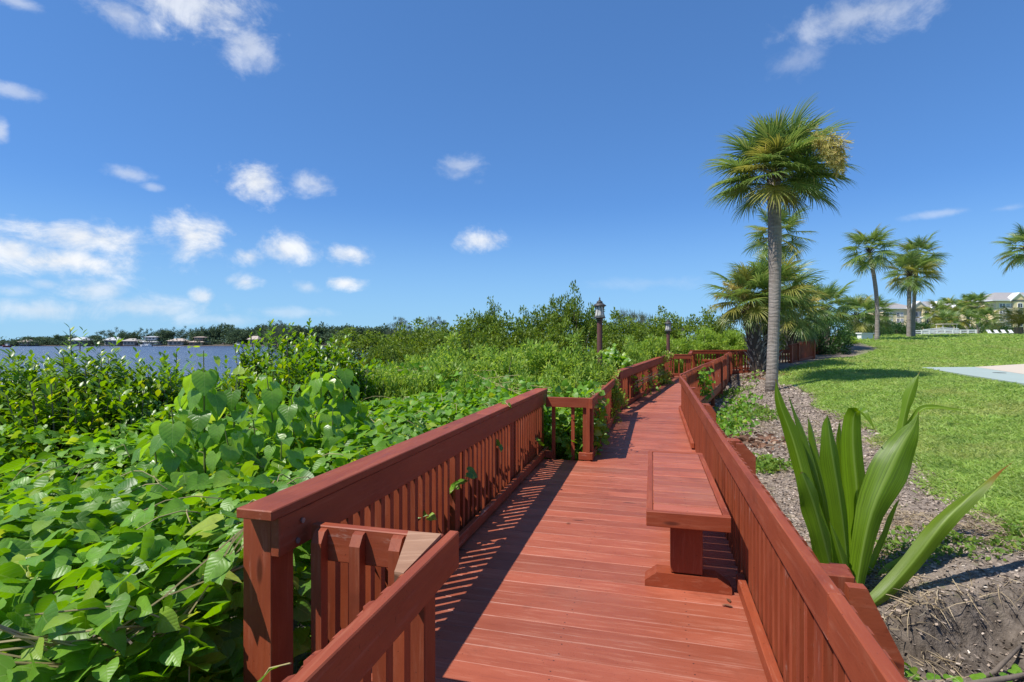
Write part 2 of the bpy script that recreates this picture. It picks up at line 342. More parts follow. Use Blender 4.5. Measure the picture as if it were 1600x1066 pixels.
def trunkmat():
    m, t, b = new_mat('palm_trunk'); c = t.node('ShaderNodeTexCoord'); mp = t.node('ShaderNodeMapping'); t.link(c.outputs['Object'], mp.inputs[0]); mp.inputs['Scale'].default_value = (1, 1, 7)
    n = t.noise(mp.outputs[0], 2.2, 6, 0.65, 0.5); n2 = t.noise(c.outputs['Object'], 1.3, 3, 0.6); mp2 = t.node('ShaderNodeMapping'); t.link(c.outputs['Object'], mp2.inputs[0]); mp2.inputs['Scale'].default_value = (12, 12, 1.2)
    n3 = t.noise(mp2.outputs[0], 2.5, 4, 0.6)
    col = t.mix(t.mapr(n, 0.3, 0.7), (0.17, 0.135, 0.105), (0.34, 0.295, 0.25)); col = t.mix(t.mapr(n2, 0.4, 0.7, 0, 0.5), col, (0.36, 0.32, 0.28))
    col = t.mix(t.mapr(n3, 0.55, 0.75, 0, 0.6), col, (0.13, 0.10, 0.08))
    wv = t.node('ShaderNodeTexWave', bands_direction='Z'); t.link(c.outputs['Object'], wv.inputs['Vector']); wv.inputs['Scale'].default_value = 2.6; wv.inputs['Distortion'].default_value = 9.0; wv.inputs['Detail'].default_value = 3
    col = t.mix(t.mapr(wv.outputs['Fac'], 0.0, 0.28, 0.22, 0, True), col, (0.10, 0.08, 0.065))
    t.link(col, b.inputs['Base Color']); b.inputs['Roughness'].default_value = 0.9; t.link(t.bump(t.math('ADD', t.math('ADD', n, t.math('MULTIPLY', wv.outputs['Fac'], .22)), t.math('MULTIPLY', n3, 0.6)), 0.8, 0.03), b.inputs['Normal'])
    return m
M_TRUNK = trunkmat()
M_BOOT = simple('palm_boot', (0.31, 0.28, 0.25), 0.9, var=0.45, scale=9, bump=0.3)
M_BOOTD = simple('palm_boot_dark', (0.085, 0.06, 0.045), 0.9, var=0.4, scale=9, bump=0.3)

# ------------------------------------------------------------------ terrain
LAWN = [(-20, 3.2), (2, 3.75), (4.33, 4.22), (6.2, 4.95), (8.5, 5.95), (10.4, 6.85), (12.3, 7.15), (14, 8.0), (16, 8.75), (18, 8.9), (20.2, 10.3), (21.8, 12.2), (24.5, 15.5), (29.5, 20.5), (36, 23), (44, 24), (60, 30), (900, 300)]
def lawn_x(y): return np.interp(y, [a for a, b in LAWN], [b for a, b in LAWN])
SHORE = [(-60, -7.0), (4, -7.5), (8, -6.8), (12, -5.6), (20, -6.0), (30, -9), (45, -10), (60, -2), (90, 30), (150, 100), (300, 330), (900, 1100)]
def shore_x(y): return np.interp(y, [a for a, b in SHORE], [b for a, b in SHORE])
CP = [(7.8,16,0.0),(12.3,18.1,.43),(7.15,12.1,-.06),(5.95,8.5,-.1),(4.95,6.2,-.13),(4.17,4.33,-.16),(11.6,21.8,.56),(13.6,24,.75),(19.5,30,1.1),
 (12.2,12.6,.44),(13.9,16.4,.44),(16,20.7,.44),(24,24.9,.46),(20,20,.45),(17,16,.45),(26,20,.45),(22,29,1.02),(30,33,1.35),(19.4,36,1.48),(25,40,1.72),(30,40,1.78),(47,50,2.15),(40,46,2.05),(36,42,1.85),
 (60,60,2.1),(30,60,1.7),(20,50,1.4),(100,100,1.9),(50,100,1.6),(250,250,2.0),(120,300,1.5),(400,100,2.0),(900,900,2.0),(300,900,1.8),(60,20,1.2),(60,-40,.6),(15,5,.2),(10,4,.12),(8,9,.1),(8,-5,-.1),(30,0,.5),
 (1.1,2,-.62),(1.6,4,-.55),(2.7,7,-.5),(4.0,11.5,-.5),(5.4,14,-.42),(7.3,17.2,-.2),(9.0,20.5,.25),(3.98,8.25,-.36),(3.3,5.93,-.42),(2.5,3.95,-.44),(3.2,3.9,-.3),(5.6,11.5,-.30),(1.5,0,-.7),(3,0,-.5),(3,2.5,-.45),
 (10,21,.35),(9.2,24,.1),(12,30,.3),(5,25,-.8),(0,10,-.9),(-1,4,-.75),(-1,0,-.7),(-3,2,-.95),(-5,6,-1.4),(-3,10,-1.35),(0,20,-1.3),(4,35,-1.0),(-3,30,-1.45),(15,45,0.6),(12,60,.2),(-5,0,-1.1)]
CPA = np.array(CP); 
def _phi(d): return np.sqrt(d*d+0.6**2)
_A = np.linalg.norm(CPA[:, None, :2]-CPA[None, :, :2], axis=-1)
_K = np.block([[_phi(_A)+np.eye(len(CP))*-0.02, np.ones((len(CP), 1))], [np.ones((1, len(CP))), np.zeros((1, 1))]])
_c = np.linalg.solve(_K, np.concatenate([CPA[:, 2], [0]]))
def sstep(x, a, b): t = np.clip((x-a)/(b-a), 0, 1); return t*t*(3-2*t)
def gz(x, y, rough=True):
    x = np.asarray(x, float); y = np.asarray(y, float); sh = x.shape; p = np.stack([x.ravel(), y.ravel()], -1); z = np.full(len(p), _c[-1])
    for i in range(len(CP)): z += _c[i]*_phi(np.hypot(p[:, 0]-CPA[i, 0], p[:, 1]-CPA[i, 1]))
    X, Y = p.T
    z = np.clip(z, -1.5, 2.6)
    s = X-shore_x(Y); wet = sstep(s, 1.5, -3.0); z = z*(1-wet)+(-3.2)*wet
    # eroded bank beside the near railing
    u = X*UX.x+Y*UX.y; v = X*VX.x+Y*VX.y
    lip = 3.72+0.16*vnoise(X*3.1+5, X*0+2.5)+0.10*vnoise(X*9+1, X*0+7.5)
    cut = sstep(Y, lip+0.05, lip-0.07)*sstep(X, 2.2, 2.5)*sstep(Y, 3.02, 3.45)*(1-sstep(X, 2.9, 4.3))
    z -= 0.30*cut+0.04*sstep(Y, lip+0.05, lip-0.07)*sstep(X, 2.9, 3.4)*(1-sstep(X, 4.6, 5.4))*sstep(Y, 2.4, 3.2)
    if rough:
        mul = (1-sstep(X-lawn_x(Y), -0.4, 0.2))*sstep(v, 0.3, 1.0)
        z += (0.10*fbm(X*4.5+3, Y*4.5, 4)+0.03*vnoise(X*22, Y*22))*sstep(Y, 4.0, 3.6)*sstep(X, 2.0, 2.4)*sstep(X, 5.5, 4.5)*sstep(Y, 1.5, 2.5)
        z += mul*(0.055*fbm(X*1.7, Y*1.7, 4)+0.03*vnoise(X*9, Y*9))+0.02*fbm(X*0.9+40, Y*0.9, 3)
    z = np.where(in_court(X, Y, 0.06), np.minimum(z, 0.40), z)
    return z.reshape(sh)
def in_court(x, y, m=0.0):
    e = np.interp(y, [10.5, 12.6, 16.4, 20.75], [11.0, 12.2, 13.9, 16.0])-m; f_ = np.interp(x, [16.0, 18.3, 22.8, 30], [20.75, 21.0, 23.7, 27.0])+m
    return (x > e) & (y < f_) & (y > 10.4) & (x < 42.5)
def gz1(x, y): return float(gz(np.array([x]), np.array([y]))[0])
def axis(fine0, fine1, st, lo, hi, g=1.12):
    a = list(np.arange(fine0, fine1, st)); d = st
    while a[-1] < hi: d *= g; a.append(a[-1]+d)
    d = st; b = [fine0]
    while b[-1] > lo: d *= g; b.append(b[-1]-d)
    return np.array(sorted(b[1:])+a)
gx = axis(1.0, 9.0, 0.055, -900, 1500); gy = axis(1.5, 14.0, 0.06, -300, 1500)
GX, GY = np.meshgrid(gx, gy); GZ = gz(GX, GY)
# a long spit of land on the far side of the lagoon
shore_far = 420+GX*0.10
far = sstep(GY, shore_far, shore_far+12)*sstep(GX, 260, 60)
GZ = np.where(far > 0, np.maximum(GZ, -3.2+far*(2.6)), GZ)
nx, ny = len(gx), len(gy); idx = np.arange(nx*ny).reshape(ny, nx)
FQ = np.stack([idx[:-1, :-1], idx[:-1, 1:], idx[1:, 1:], idx[1:, :-1]], -1).reshape(-1, 4)
_U = GX*UX.x+GY*UX.y; _V = GX*VX.x+GY*VX.y
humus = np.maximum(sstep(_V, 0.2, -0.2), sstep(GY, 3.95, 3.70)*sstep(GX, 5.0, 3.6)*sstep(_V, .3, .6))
lawn = sstep(GX-lawn_x(GY)+0.25*fbm(GX*1.3, GY*1.3, 4), -0.12, 0.12)
def groundmat():
    m, t, b = new_mat('ground_soil_and_lawn'); c = t.node('ShaderNodeTexCoord'); P = c.outputs['Object']
    a = t.node('ShaderNodeAttribute', attribute_name='lawn')
    n1 = t.noise(P, 1.1, 5, 0.6); n2 = t.noise(P, 14, 5, 0.65); n3 = t.noise(P, 55, 4, 0.6); n4 = t.noise(P, 4.5, 5, 0.7)
    soil = t.mix(t.mapr(n2, 0.3, 0.7), (0.19, 0.15, 0.12), (0.38, 0.31, 0.25)); soil = t.mix(t.mapr(n1, 0.45, 0.7, 0, 0.6), soil, (0.33, 0.27, 0.215))
    vo = t.node('ShaderNodeTexVoronoi'); t.link(P, vo.inputs['Vector']); vo.inputs['Scale'].default_value = 42
    soil = t.mix(t.mapr(vo.outputs['Color'], 0.2, 0.8, 0, 0.5), soil, (0.10, 0.075, 0.06))
    soil = t.mix(t.mapr(n3, 0.6, 0.75, 0, 0.7), soil, (0.46, 0.39, 0.32))
    moss = t.mapr(n4, 0.56, 0.68, 0, 0.55, True); soil = t.mix(moss, soil, (0.19, 0.20, 0.07))
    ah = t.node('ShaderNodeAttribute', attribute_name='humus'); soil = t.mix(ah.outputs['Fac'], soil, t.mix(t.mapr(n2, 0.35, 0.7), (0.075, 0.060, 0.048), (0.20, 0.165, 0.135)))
    gr = t.mix(t.mapr(n4, 0.3, 0.7), (0.145, 0.220, 0.060), (0.215, 0.300, 0.085)); gr = t.mix(t.mapr(n2, 0.5, 0.75, 0, 0.45), gr, (0.22, 0.28, 0.085)); gr = t.mix(t.mapr(n1, 0.52, 0.75, 0, 0.5), gr, (0.25, 0.27, 0.09))
    gr = t.mix(t.mapr(n3, 0.3, 0.5, 0.45, 0), gr, (0.06, 0.11, 0.025))
    t.link(t.mix(a.outputs['Fac'], soil, gr), b.inputs['Base Color']); b.inputs['Roughness'].default_value = 0.95; b.inputs['Specular IOR Level'].default_value = 0.1
    h = t.math('ADD', t.math('MULTIPLY', n2, 0.5), t.math('MULTIPLY', n3, 0.5)); t.link(t.bump(h, 0.8, 0.05), b.inputs['Normal'])
    return m
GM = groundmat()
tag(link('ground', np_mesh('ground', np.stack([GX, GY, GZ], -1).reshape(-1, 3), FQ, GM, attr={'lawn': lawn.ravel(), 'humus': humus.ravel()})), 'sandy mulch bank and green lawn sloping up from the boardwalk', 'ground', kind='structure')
# water
WZ = -1.75
def watermat():
    m, t, b = new_mat('lagoon_water'); c = t.node('ShaderNodeTexCoord'); mp = t.node('ShaderNodeMapping'); t.link(c.outputs['Object'], mp.inputs[0]); mp.inputs['Scale'].default_value = (0.55, 1.0, 1)
    n = t.noise(mp.outputs[0], 0.9, 5, 0.62); n2 = t.noise(mp.outputs[0], 0.06, 4, 0.6)
    t.link(t.mix(t.mapr(n2, 0.35, 0.65), (0.055, 0.075, 0.135), (0.075, 0.10, 0.165)), b.inputs['Base Color'])
    b.inputs['Roughness'].default_value = 0.22; b.inputs['IOR'].default_value = 1.33; b.inputs['Specular IOR Level'].default_value = 0.35
    t.link(t.bump(n, 1.0, 0.9), b.inputs['Normal'])
    return m
wm = MB(); wm.add([(-1500, -300, WZ), (1500, -300, WZ), (1500, 2500, WZ), (-1500, 2500, WZ)], [(0, 1, 2, 3)])
tag(wm.build('water', watermat()), 'blue rippled lagoon water beyond the mangroves', 'water', kind='structure')
# painted court and walk on the lawn
def slab(name, pts, z, th, mat, label):
    b = MB(); b.prism([Vector((x, y, z-th)) for x, y in pts], Vector((0, 0, th))); return tag(b.build(name, mat), label, 'path', kind='structure')
M_TEAL = simple('teal_court_paint', (0.36, 0.43, 0.385), 0.7, var=0.08, scale=1.2); M_BEIGE = simple('beige_concrete', (0.58, 0.49, 0.385), 0.8, var=0.07, scale=1.5)
slab('court', [(11.0, 10.5), (12.2, 12.6), (13.9, 16.4), (16.0, 20.75), (18.28, 21.0), (15.7, 16.3), (12.9, 10.5)], 0.50, 0.3, M_TEAL, 'teal painted court strip crossing the lawn')
slab('path', [(12.92, 10.5), (15.72, 16.3), (18.3, 21.02), (22.8, 23.7), (30, 27), (42, 27), (42, 10.5)], 0.504, 0.3, M_BEIGE, 'beige concrete walk beyond the teal strip')
M_HOLE = simple('dark_iron', (0.03, 0.03, 0.03), 0.8)
dl = thing('drain_cover', (15.6, 17.0, 0.5), 'small dark round drain cover set in the teal court', 'drain'); MB().lathe((0, 0, 0), [(0.17, 0.0), (0.17, 0.006), (0.05, 0.008)], 14).build('cover', M_HOLE).parent = dl

# ------------------------------------------------------------------ boardwalk
_boxcache = {}
def cbox(L, wd, th, mat, c=0.004):
    key = (round(L, 3), round(wd, 3), round(th, 3), mat.name)
    if key in _boxcache: return _boxcache[key]
    a, b, h = L/2, wd/2, th/2; c = min(c, wd/4, th/4); vs = []; I = {}
    for sx_ in (-1, 1):
        for sy in (-1, 1):
            for sz in (-1, 1):
                for k, (x, y, z) in enumerate(((a, b-c, h-c), (a-c, b, h-c), (a-c, b-c, h))):
                    I[sx_, sy, sz, k] = len(vs); vs.append((sx_*x, sy*y, sz*z))
    fs = []
    for s_ in (-1, 1):
        fs.append([I[s_, -1, -1, 0], I[s_, 1, -1, 0], I[s_, 1, 1, 0], I[s_, -1, 1, 0]])
        fs.append([I[-1, s_, -1, 1], I[1, s_, -1, 1], I[1, s_, 1, 1], I[-1, s_, 1, 1]])
        fs.append([I[-1, -1, s_, 2], I[1, -1, s_, 2], I[1, 1, s_, 2], I[-1, 1, s_, 2]])
        for q in (-1, 1):
            fs.append([I[-1, s_, q, 1], I[1, s_, q, 1], I[1, s_, q, 2], I[-1, s_, q, 2]])
            fs.append([I[s_, -1, q, 0], I[s_, 1, q, 0], I[s_, 1, q, 2], I[s_, -1, q, 2]])
            fs.append([I[s_, q, -1, 0], I[s_, q, 1, 0], I[s_, q, 1, 1], I[s_, q, -1, 1]])
            for r in (-1, 1): fs.append([I[s_, q, r, 0], I[s_, q, r, 1], I[s_, q, r, 2]])
    m = MB(); m.add(vs, fs); me = m.mesh('board', mat); _boxcache[key] = me; return me
def fmat(c, x, up):
    x = Vector(x).normalized(); z = (Vector(up)-x*x.dot(Vector(up))).normalized(); y = z.cross(x)
    m = Matrix((x, y, z)).transposed().to_4x4(); m.translation = Vector(c); return m
def beam(name, parent, p0, p1, wd, th, up=(0, 0, 1), mat=None):
    """board from p0 to p1 along its middle; wd across, th along up"""
    p0 = Vector(p0); p1 = Vector(p1); mat = mat or M_RED
    return link(name, cbox((p1-p0).length, wd, th, mat), parent, None, fmat((p0+p1)/2, p1-p0, up))
_pk = {}
def picket_mesh(h, wd, top):
    k = (round(h, 2), wd, top)
    if k in _pk: return _pk[k]
    a = wd/2; m = MB()       # local X = up (grain), Y across, Z = depth ; sloped top
    vs = [(0, -a, -a), (0, a, -a), (0, a, a), (0, -a, a), (h-top, -a, a), (h-top, a, a), (h-top*0.15, a, -a*0.1), (h-top*0.15, -a, -a*0.1), (h, a, -a), (h, -a, -a)]
    fs = [(3, 2, 1, 0), (3, 4, 5, 2), (4, 7, 6, 5), (7, 9, 8, 6), (0, 1, 8, 9), (1, 2, 5, 6, 8), (0, 9, 7, 4, 3)]
    m.add(vs, fs); _pk[k] = m.mesh('picket', M_RED); return _pk[k]
def rail_run(root, A, B, z0, z1, nrm, hgt, face_w=0.14, cap=None, curb=True, spacing=0.112, posts=(), below=0.12, curb_in=0.0, pick=(0.06, 0.06), pw=0.042, segs=1, sag=0.0):
    """railing from A to B (inner face line); nrm points OUT of the walk. z0,z1 deck heights"""
    A = Vector((A.x, A.y, z0)); B = Vector((B.x, B.y, z1)); d = B-A; L = d.length; nrm = Vector(nrm).normalized(); up = Vector((0, 0, 1)); t = d.normalized()
    H = hgt-(0.04 if cap else 0)
    for k in range(segs):
        a = A+d*(k/segs); b = A+d*((k+1)/segs); za = sag*math.sin(k*2.1); zb = sag*math.sin((k+1)*2.1)
        q = nrm*0.02+up*(H-face_w/2)
        beam('top_board', root, a+q+up*za+t*0.001, b+q+up*zb-t*0.001, 0.04, face_w)
    if cap:
        c = nrm*(cap/2-0.008)+up*(H+0.021); s = segs if segs > 1 else 2
        for k in range(s):
            a = A+d*(k/s)-(t*0.05 if k == 0 else Vector()); b = A+d*((k+1)/s)
            beam('cap_board', root, a+c, b+c-t*0.002, cap, 0.038)
    if curb:
        q = nrm*(0.02-curb_in)+up*0.065
        beam('bottom_rail', root, A+q, B+q, 0.04, 0.085)
    n = max(1, int((L-pick[0]-pick[1])/spacing))
    for i in range(n+1):
        s = pick[0]+i*(L-pick[0]-pick[1])/n
        if any(abs(s-ps) < 0.085 for ps in posts): continue
        dz = random.uniform(-0.008, 0.008)
        h = H+below-(0.002 if cap else -0.004)
        me = picket_mesh(h, pw, 0.045)
        p = A+t*s+nrm*(0.042+pw/2)+up*(-below+dz*0.4-(0.03 if cap else 0.012))
        x = up+t*random.uniform(-.006, .006)
        link('picket', me, root, None, fmat(p, x, nrm))
    for ps in posts:
        p = A+t*ps+nrm*(0.042+0.0475)
        beam('post', root, p+up*-0.75, p+up*(H-0.004 if cap else H-0.02), 0.095, 0.095, t)
    return root

# deck planks
bw = thing('boardwalk', (0, 0, 0), 'red painted plank boardwalk running away through the greenery', 'boardwalk'); bw['kind'] = 'structure'
VL0, VL1 = -1.38, -0.72
def vr(u): return 0.475+0.007*u
u = -0.9; k = 0
while u < 11.55:
    lo = VL0 if 1.86 < u < 6.72 else VL1
    c = uv(u, (lo-0.12+vr(u)+0.12)/2, -0.019); ln = vr(u)-lo+0.24
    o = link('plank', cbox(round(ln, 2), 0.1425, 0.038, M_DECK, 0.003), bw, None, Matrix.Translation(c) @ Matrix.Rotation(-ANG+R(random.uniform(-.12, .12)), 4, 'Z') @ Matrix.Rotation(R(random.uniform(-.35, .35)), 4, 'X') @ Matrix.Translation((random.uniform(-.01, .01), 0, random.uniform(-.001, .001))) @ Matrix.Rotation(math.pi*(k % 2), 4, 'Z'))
    u += 0.1445; k += 1
# second reach, turned a little more to the right and climbing
P0L, P0R = uv(11.5, VL1), uv(11.5, vr(11.5)); P1L, P1R = Vector((5.75, 18.9, 0)), Vector((7.15, 18.1, 0))
N = 50
for i in range(N):
    a = (i+0.5)/N; l = P0L.lerp(P1L, a); r = P0R.lerp(P1R, a); z = -0.021+0.235*a; m_ = (l+r)/2; d = r-l
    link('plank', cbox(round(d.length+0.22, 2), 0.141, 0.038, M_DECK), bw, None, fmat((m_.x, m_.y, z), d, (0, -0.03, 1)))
# viewing platform at the end
for i in range(24):
    y = 18.98+i*0.1445; x0 = 5.9+max(0, (y-19.4))*0.55; x1 = 7.3+(y-18.2)*.46 if y < 21.05 else 9.65
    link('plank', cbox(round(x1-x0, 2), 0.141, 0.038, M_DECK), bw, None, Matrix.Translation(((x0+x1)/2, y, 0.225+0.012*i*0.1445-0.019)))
def joist(a, b, z0, z1): beam('joist', bw, Vector((a.x, a.y, z0-0.14)), Vector((b.x, b.y, z1-0.14)), 0.05, 0.19)
joist(uv(-0.9, vr(0)+0.085), uv(11.5, vr(11.5)+0.085), 0, 0); joist(uv(-0.9, 0), uv(11.5, -0.1), 0, 0); joist(uv(-0.9, VL1-0.07), uv(1.8, VL1-0.07), 0, 0); joist(uv(1.85, VL0-0.07), uv(6.75, VL0-0.07), 0, 0)
joist(uv(6.8, VL1-0.07), uv(11.5, VL1-0.07), 0, 0); joist(P0L, P1L, 0, 0.235); joist(P0R+Vector((.1, 0, 0)), P1R+Vector((.1, 0, 0)), 0, 0.235); joist(Vector((8.6, 21.1, 0)), Vector((9.7, 21.1, 0)), .235, .235); joist(Vector((9.6, 21.1, 0)), Vector((9.6, 22.4, 0)), .235, .235)
for (a, b) in ((7.3, 18.4), (9.55, 21.2), (9.55, 22.2), (8.6, 21.2)): beam('support_post', bw, (a, b, -1.2), (a, b, 0.08), 0.1, 0.1, (1, 0, 0))
for u_ in (0.3, 2.6, 5.0, 7.4, 9.8):
    for v_ in (vr(u_)+0.03, -0.55): p = uv(u_, v_); beam('support_post', bw, (p.x, p.y, -1.3), (p.x, p.y, -0.05-0.19), 0.1, 0.1, UX)

out_l = -VX; out_r = VX
# long capped railing of the bay
r1 = thing('railing', uv(1.68, VL0), 'long red railing with wide flat cap in front of the vine thicket', 'railing')
rail_run(r1, uv(1.70, VL0+0.03), uv(6.95, VL0+0.03), 0, 0, out_l, 0.88, 0.15, cap=0.158, posts=(2.0, 3.6), pick=(0.34, 0.16), spacing=0.105, curb_in=0.02)
for u_ in (1.775, 6.86):
    p = uv(u_, VL0+0.03-0.042-0.066); beam('post', r1, (p.x, p.y, -0.85), (p.x, p.y, 0.838), 0.13, 0.13, UX)
for (du, dz) in ((0.10, 0.72), (0.13, 0.79)):
    p = uv(1.70+du, VL0+0.034, dz); b = MB(); b.tube([(0, 0, 0), VX*0.006], 0.011, 8); link('bolt', b.mesh('bolt', M_BOLT), r1, None, Matrix.Translation(p))
# short return at the near end of the bay
r2 = thing('railing', uv(1.88, -1.0), 'short red return railing with pointed pickets and a split bare wood corner', 'railing')
rail_run(r2, uv(1.90, VL0+0.05), uv(1.90, VL1-0.05), 0, 0, -UX, 0.765, 0.14, spacing=0.145, pick=(0.06, 0.17), pw=0.045, curb=True)
b = MB(); b.prism([uv(1.858, -0.90, 0.778), uv(1.858, VL1-0.045, 0.780), uv(1.56, VL1-0.052, 0.758), uv(1.56, VL1-0.085, 0.758)], Vector((0, 0, -0.11))); b.build('corner_block', M_RAW, r2)
# near left railing running towards the camera
r3 = thing('railing', uv(0.5, VL1), 'red railing nearest the camera at the bottom left, seen from above', 'railing')
rail_run(r3, uv(-0.8, VL1), uv(1.93, VL1), 0, 0, out_l, 0.77, 0.14, posts=(2.55,), spacing=0.12, pick=(0.05, 0.12), curb=True, pw=0.045)
for i in range(14):
    u_ = 1.30-i*0.12+random.uniform(-.02, .02); b = MB(); l = random.uniform(.05, .13); b.prism([uv(0, -0.043, 0.762), uv(l, -0.043, 0.764), uv(l*0.8, -0.054, 0.765), uv(l*.2, -0.055, 0.766)], Vector((0, 0, -0.03)))
    if i in (0, 2, 3, 5, 6, 8): link('splinter', b.mesh('splinter', M_RED), r3, None, Matrix.Translation(uv(u_, VL1)))
# short return at the far end of the bay
r4 = thing('railing', uv(6.7, -1.0), 'short red return railing with one square post at the far end of the bay', 'railing')
rail_run(r4, uv(6.70, VL0+0.06), uv(6.70, VL1+0.0), 0, 0, UX, 0.79, 0.125, spacing=0.165, pick=(0.09, 0.26), posts=(), curb=False)
p = uv(6.80, -0.79); beam('post', r4, (p.x, p.y, -0.6), (p.x, p.y, 0.75), 0.125, 0.125, UX)
beam('bottom_rail', r4, uv(6.715, -0.90, 0.055), uv(6.715, VL1, 0.055), 0.05, 0.09); beam('bottom_rail', r4, uv(6.715, -1.33, 0.055), uv(6.715, -1.23, 0.055), 0.05, 0.09)
r5 = thing('railing', uv(9, VL1), 'red railing half buried under leafy vines behind the square post', 'railing')
rail_run(r5, uv(6.66, VL1), uv(11.3, VL1+0.04), 0, 0, out_l, 0.79, 0.13, spacing=0.115, posts=(2.3,), curb=True)
# far left railing with sloping capped end
dl_ = (P1L-P0L).normalized(); nl = Vector((-dl_.y, dl_.x, 0))
r6 = thing('railing', P0L, 'red capped railing on the far left with vines threaded through its pickets', 'railing')
A6 = P0L.lerp(P1L, 0.03)
rail_run(r6, A6, P1L, 0.0, 0.24, nl, 0.86, 0.15, cap=0.15, posts=(0.15, 2.7, 5.2, 7.7), spacing=0.17, pick=(0.06, 0.1))
beam('wide_picket', r6, A6+dl_*0.30+nl*0.06+Vector((0, 0, 0.05)), A6+dl_*0.30+nl*0.06+Vector((0, 0, .72)), 0.15, 0.035, dl_.cross(Vector((0, 0, 1))))
beam('sloping_cap', r6, A6-dl_*0.55+nl*0.06+Vector((0, 0, 0.66)), A6-dl_*0.04+nl*0.06+Vector((0, 0, 0.86)), 0.15, 0.038)
# railings round the far platform
r7 = thing('railing', (6.2, 19.3, .24), 'short red railing across the far end of the walk with a lantern behind', 'railing')
rail_run(r7, Vector((5.85, 19.35, 0)), Vector((6.55, 19.35, 0)), .24, .24, (0, 1, 0), 0.80, 0.13, cap=0.13, spacing=0.15, posts=(0.55,))
r8 = thing('railing', (7, 21, .24), 'red railing edging the left side of the far platform', 'railing')
rail_run(r8, Vector((6.55, 19.4, 0)), Vector((7.6, 22.35, 0)), .24, .26, (-1, .36, 0), 0.84, 0.13, cap=0.12, spacing=0.14, posts=(1.5,))
r9 = thing('railing', (9, 22.4, .26), 'dark red capped railing along the back of the far platform', 'railing')
rail_run(r9, Vector((7.6, 22.4, 0)), Vector((12.0, 22.9, 0)), .28, .30, (0, 1, 0), 0.86, 0.12, cap=0.14, spacing=0.13, posts=(0.1, 1.2, 2.2, 3.3))
r10 = thing('railing', (9.6, 20, .24), 'orange red picket railing on the platform beside the two booted palms', 'railing')
rail_run(r10, Vector((8.65, 21.2, 0)), Vector((9.62, 21.1, 0)), .26, .26, (0, -1, 0), 0.84, 0.12, spacing=0.105, posts=(0.05,), below=0.16)
beam('bottom_rail', r10, (8.66, 21.04, 0.30), (9.62, 20.94, 0.30), 0.04, 0.10)
# long right railing
r11 = thing('railing', uv(5, vr(5)), 'long red railing on the right side of the boardwalk behind the bench', 'railing')
rail_run(r11, uv(-0.9, vr(-0.9)-0.005), uv(12.05, vr(12.05)), 0, 0, out_r, 0.775, 0.14, posts=(2.85, 5.25, 7.65, 10.0, 12.6), spacing=0.108, curb=False, below=0.10, pw=0.042, segs=5, sag=0.012)
for (a, b_) in ((-0.9, 3.46), (7.75, 12.0)): beam('bottom_rail', r11, uv(a, vr(a)+0.012, 0.06), uv(b_, vr(b_)+0.012, 0.06), 0.045, 0.075)
def outrigger(root, u_, z_out0, z_out1, vo):
    for du in (-0.075, 0.075):
        v0 = vr(u_)+0.09
        poly = [uv(u_+du, v0, 0.70), uv(u_+du, v0, 0.752), uv(u_+du, v0+0.05, 0.752), uv(u_+du, vo, z_out0), uv(u_+du, vo, z_out1), uv(u_+du, v0+0.03, -0.1), uv(u_+du, v0, -0.1)]
        b = MB(); b.prism(poly, UX*0.038); b.build('knee_brace', M_RED, root)
for (u_, zo, zi, vo) in ((1.90, 0.55, -0.25, vr(2)+0.235), (4.25, 0.665, 0.54, vr(4.3)+0.22), (6.7, 0.66, 0.5, vr(6.7)+0.2), (9.1, 0.66, .45, vr(9)+0.2)): outrigger(r11, u_, zo, zi, vo)
# far right railing with three panels seen from outside
dr = (P1R-P0R).normalized(); nr = Vector((dr.y, -dr.x, 0))
r12 = thing('railing', P0R, 'far right red railing with three wide posts seen from the bank side', 'railing')
rail_run(r12, uv(12.05, vr(12.05)), P1R+Vector((0.1, 0.1, 0)), 0.0, 0.23, nr, 0.79, 0.13, posts=(0.1, 2.6, 4.4, 6.3), spacing=0.15, below=0.3, segs=3, sag=0.01)
for s in (2.7, 4.5, 6.3):
    p = uv(12.05, vr(12.05))+dr*s; z = 0.035*s; beam('wide_board', r12, (p+nr*0.15)+Vector((0, 0, z-0.25)), (p+nr*0.15)+Vector((0, 0, z+0.72)), 0.24, 0.035, nr)
r13 = thing('railing', P1R, 'red railing turning back to the far platform beyond the third post', 'railing')
rail_run(r13, P1R+Vector((0.12, 0.1, 0)), Vector((8.62, 21.15, 0)), .24, .26, (0.86, -.5, 0), 0.82, 0.13, spacing=0.13, posts=(1.6, 3.0), below=0.2)
# fence section uphill of the palms
r14 = thing('railing', (12.8, 23.5, .7), 'bright orange red railing section uphill between palm trunk and lawn', 'railing')
rail_run(r14, Vector((11.75, 22.6, 0)), Vector((13.75, 24.3, 0)), 0.56, 0.78, (0.65, -0.76, 0), 0.80, 0.12, spacing=0.115, posts=(0.1, 0.85, 2.55), below=0.12, segs=2, sag=.02)
beam('bottom_rail', r14, (11.8, 22.53, 0.60), (13.78, 24.22, 0.82), 0.04, 0.10)
r15 = thing('railing', (13, 27, .7), 'dark railing in the shade under the palms beyond the lawn', 'railing')
rail_run(r15, Vector((11.2, 26.5, 0)), Vector((16.5, 28.5, 0)), 0.62, 0.75, (0.3, -0.9, 0), 0.90, 0.12, spacing=0.16, posts=(0.1, 1.8, 3.6, 5.4))

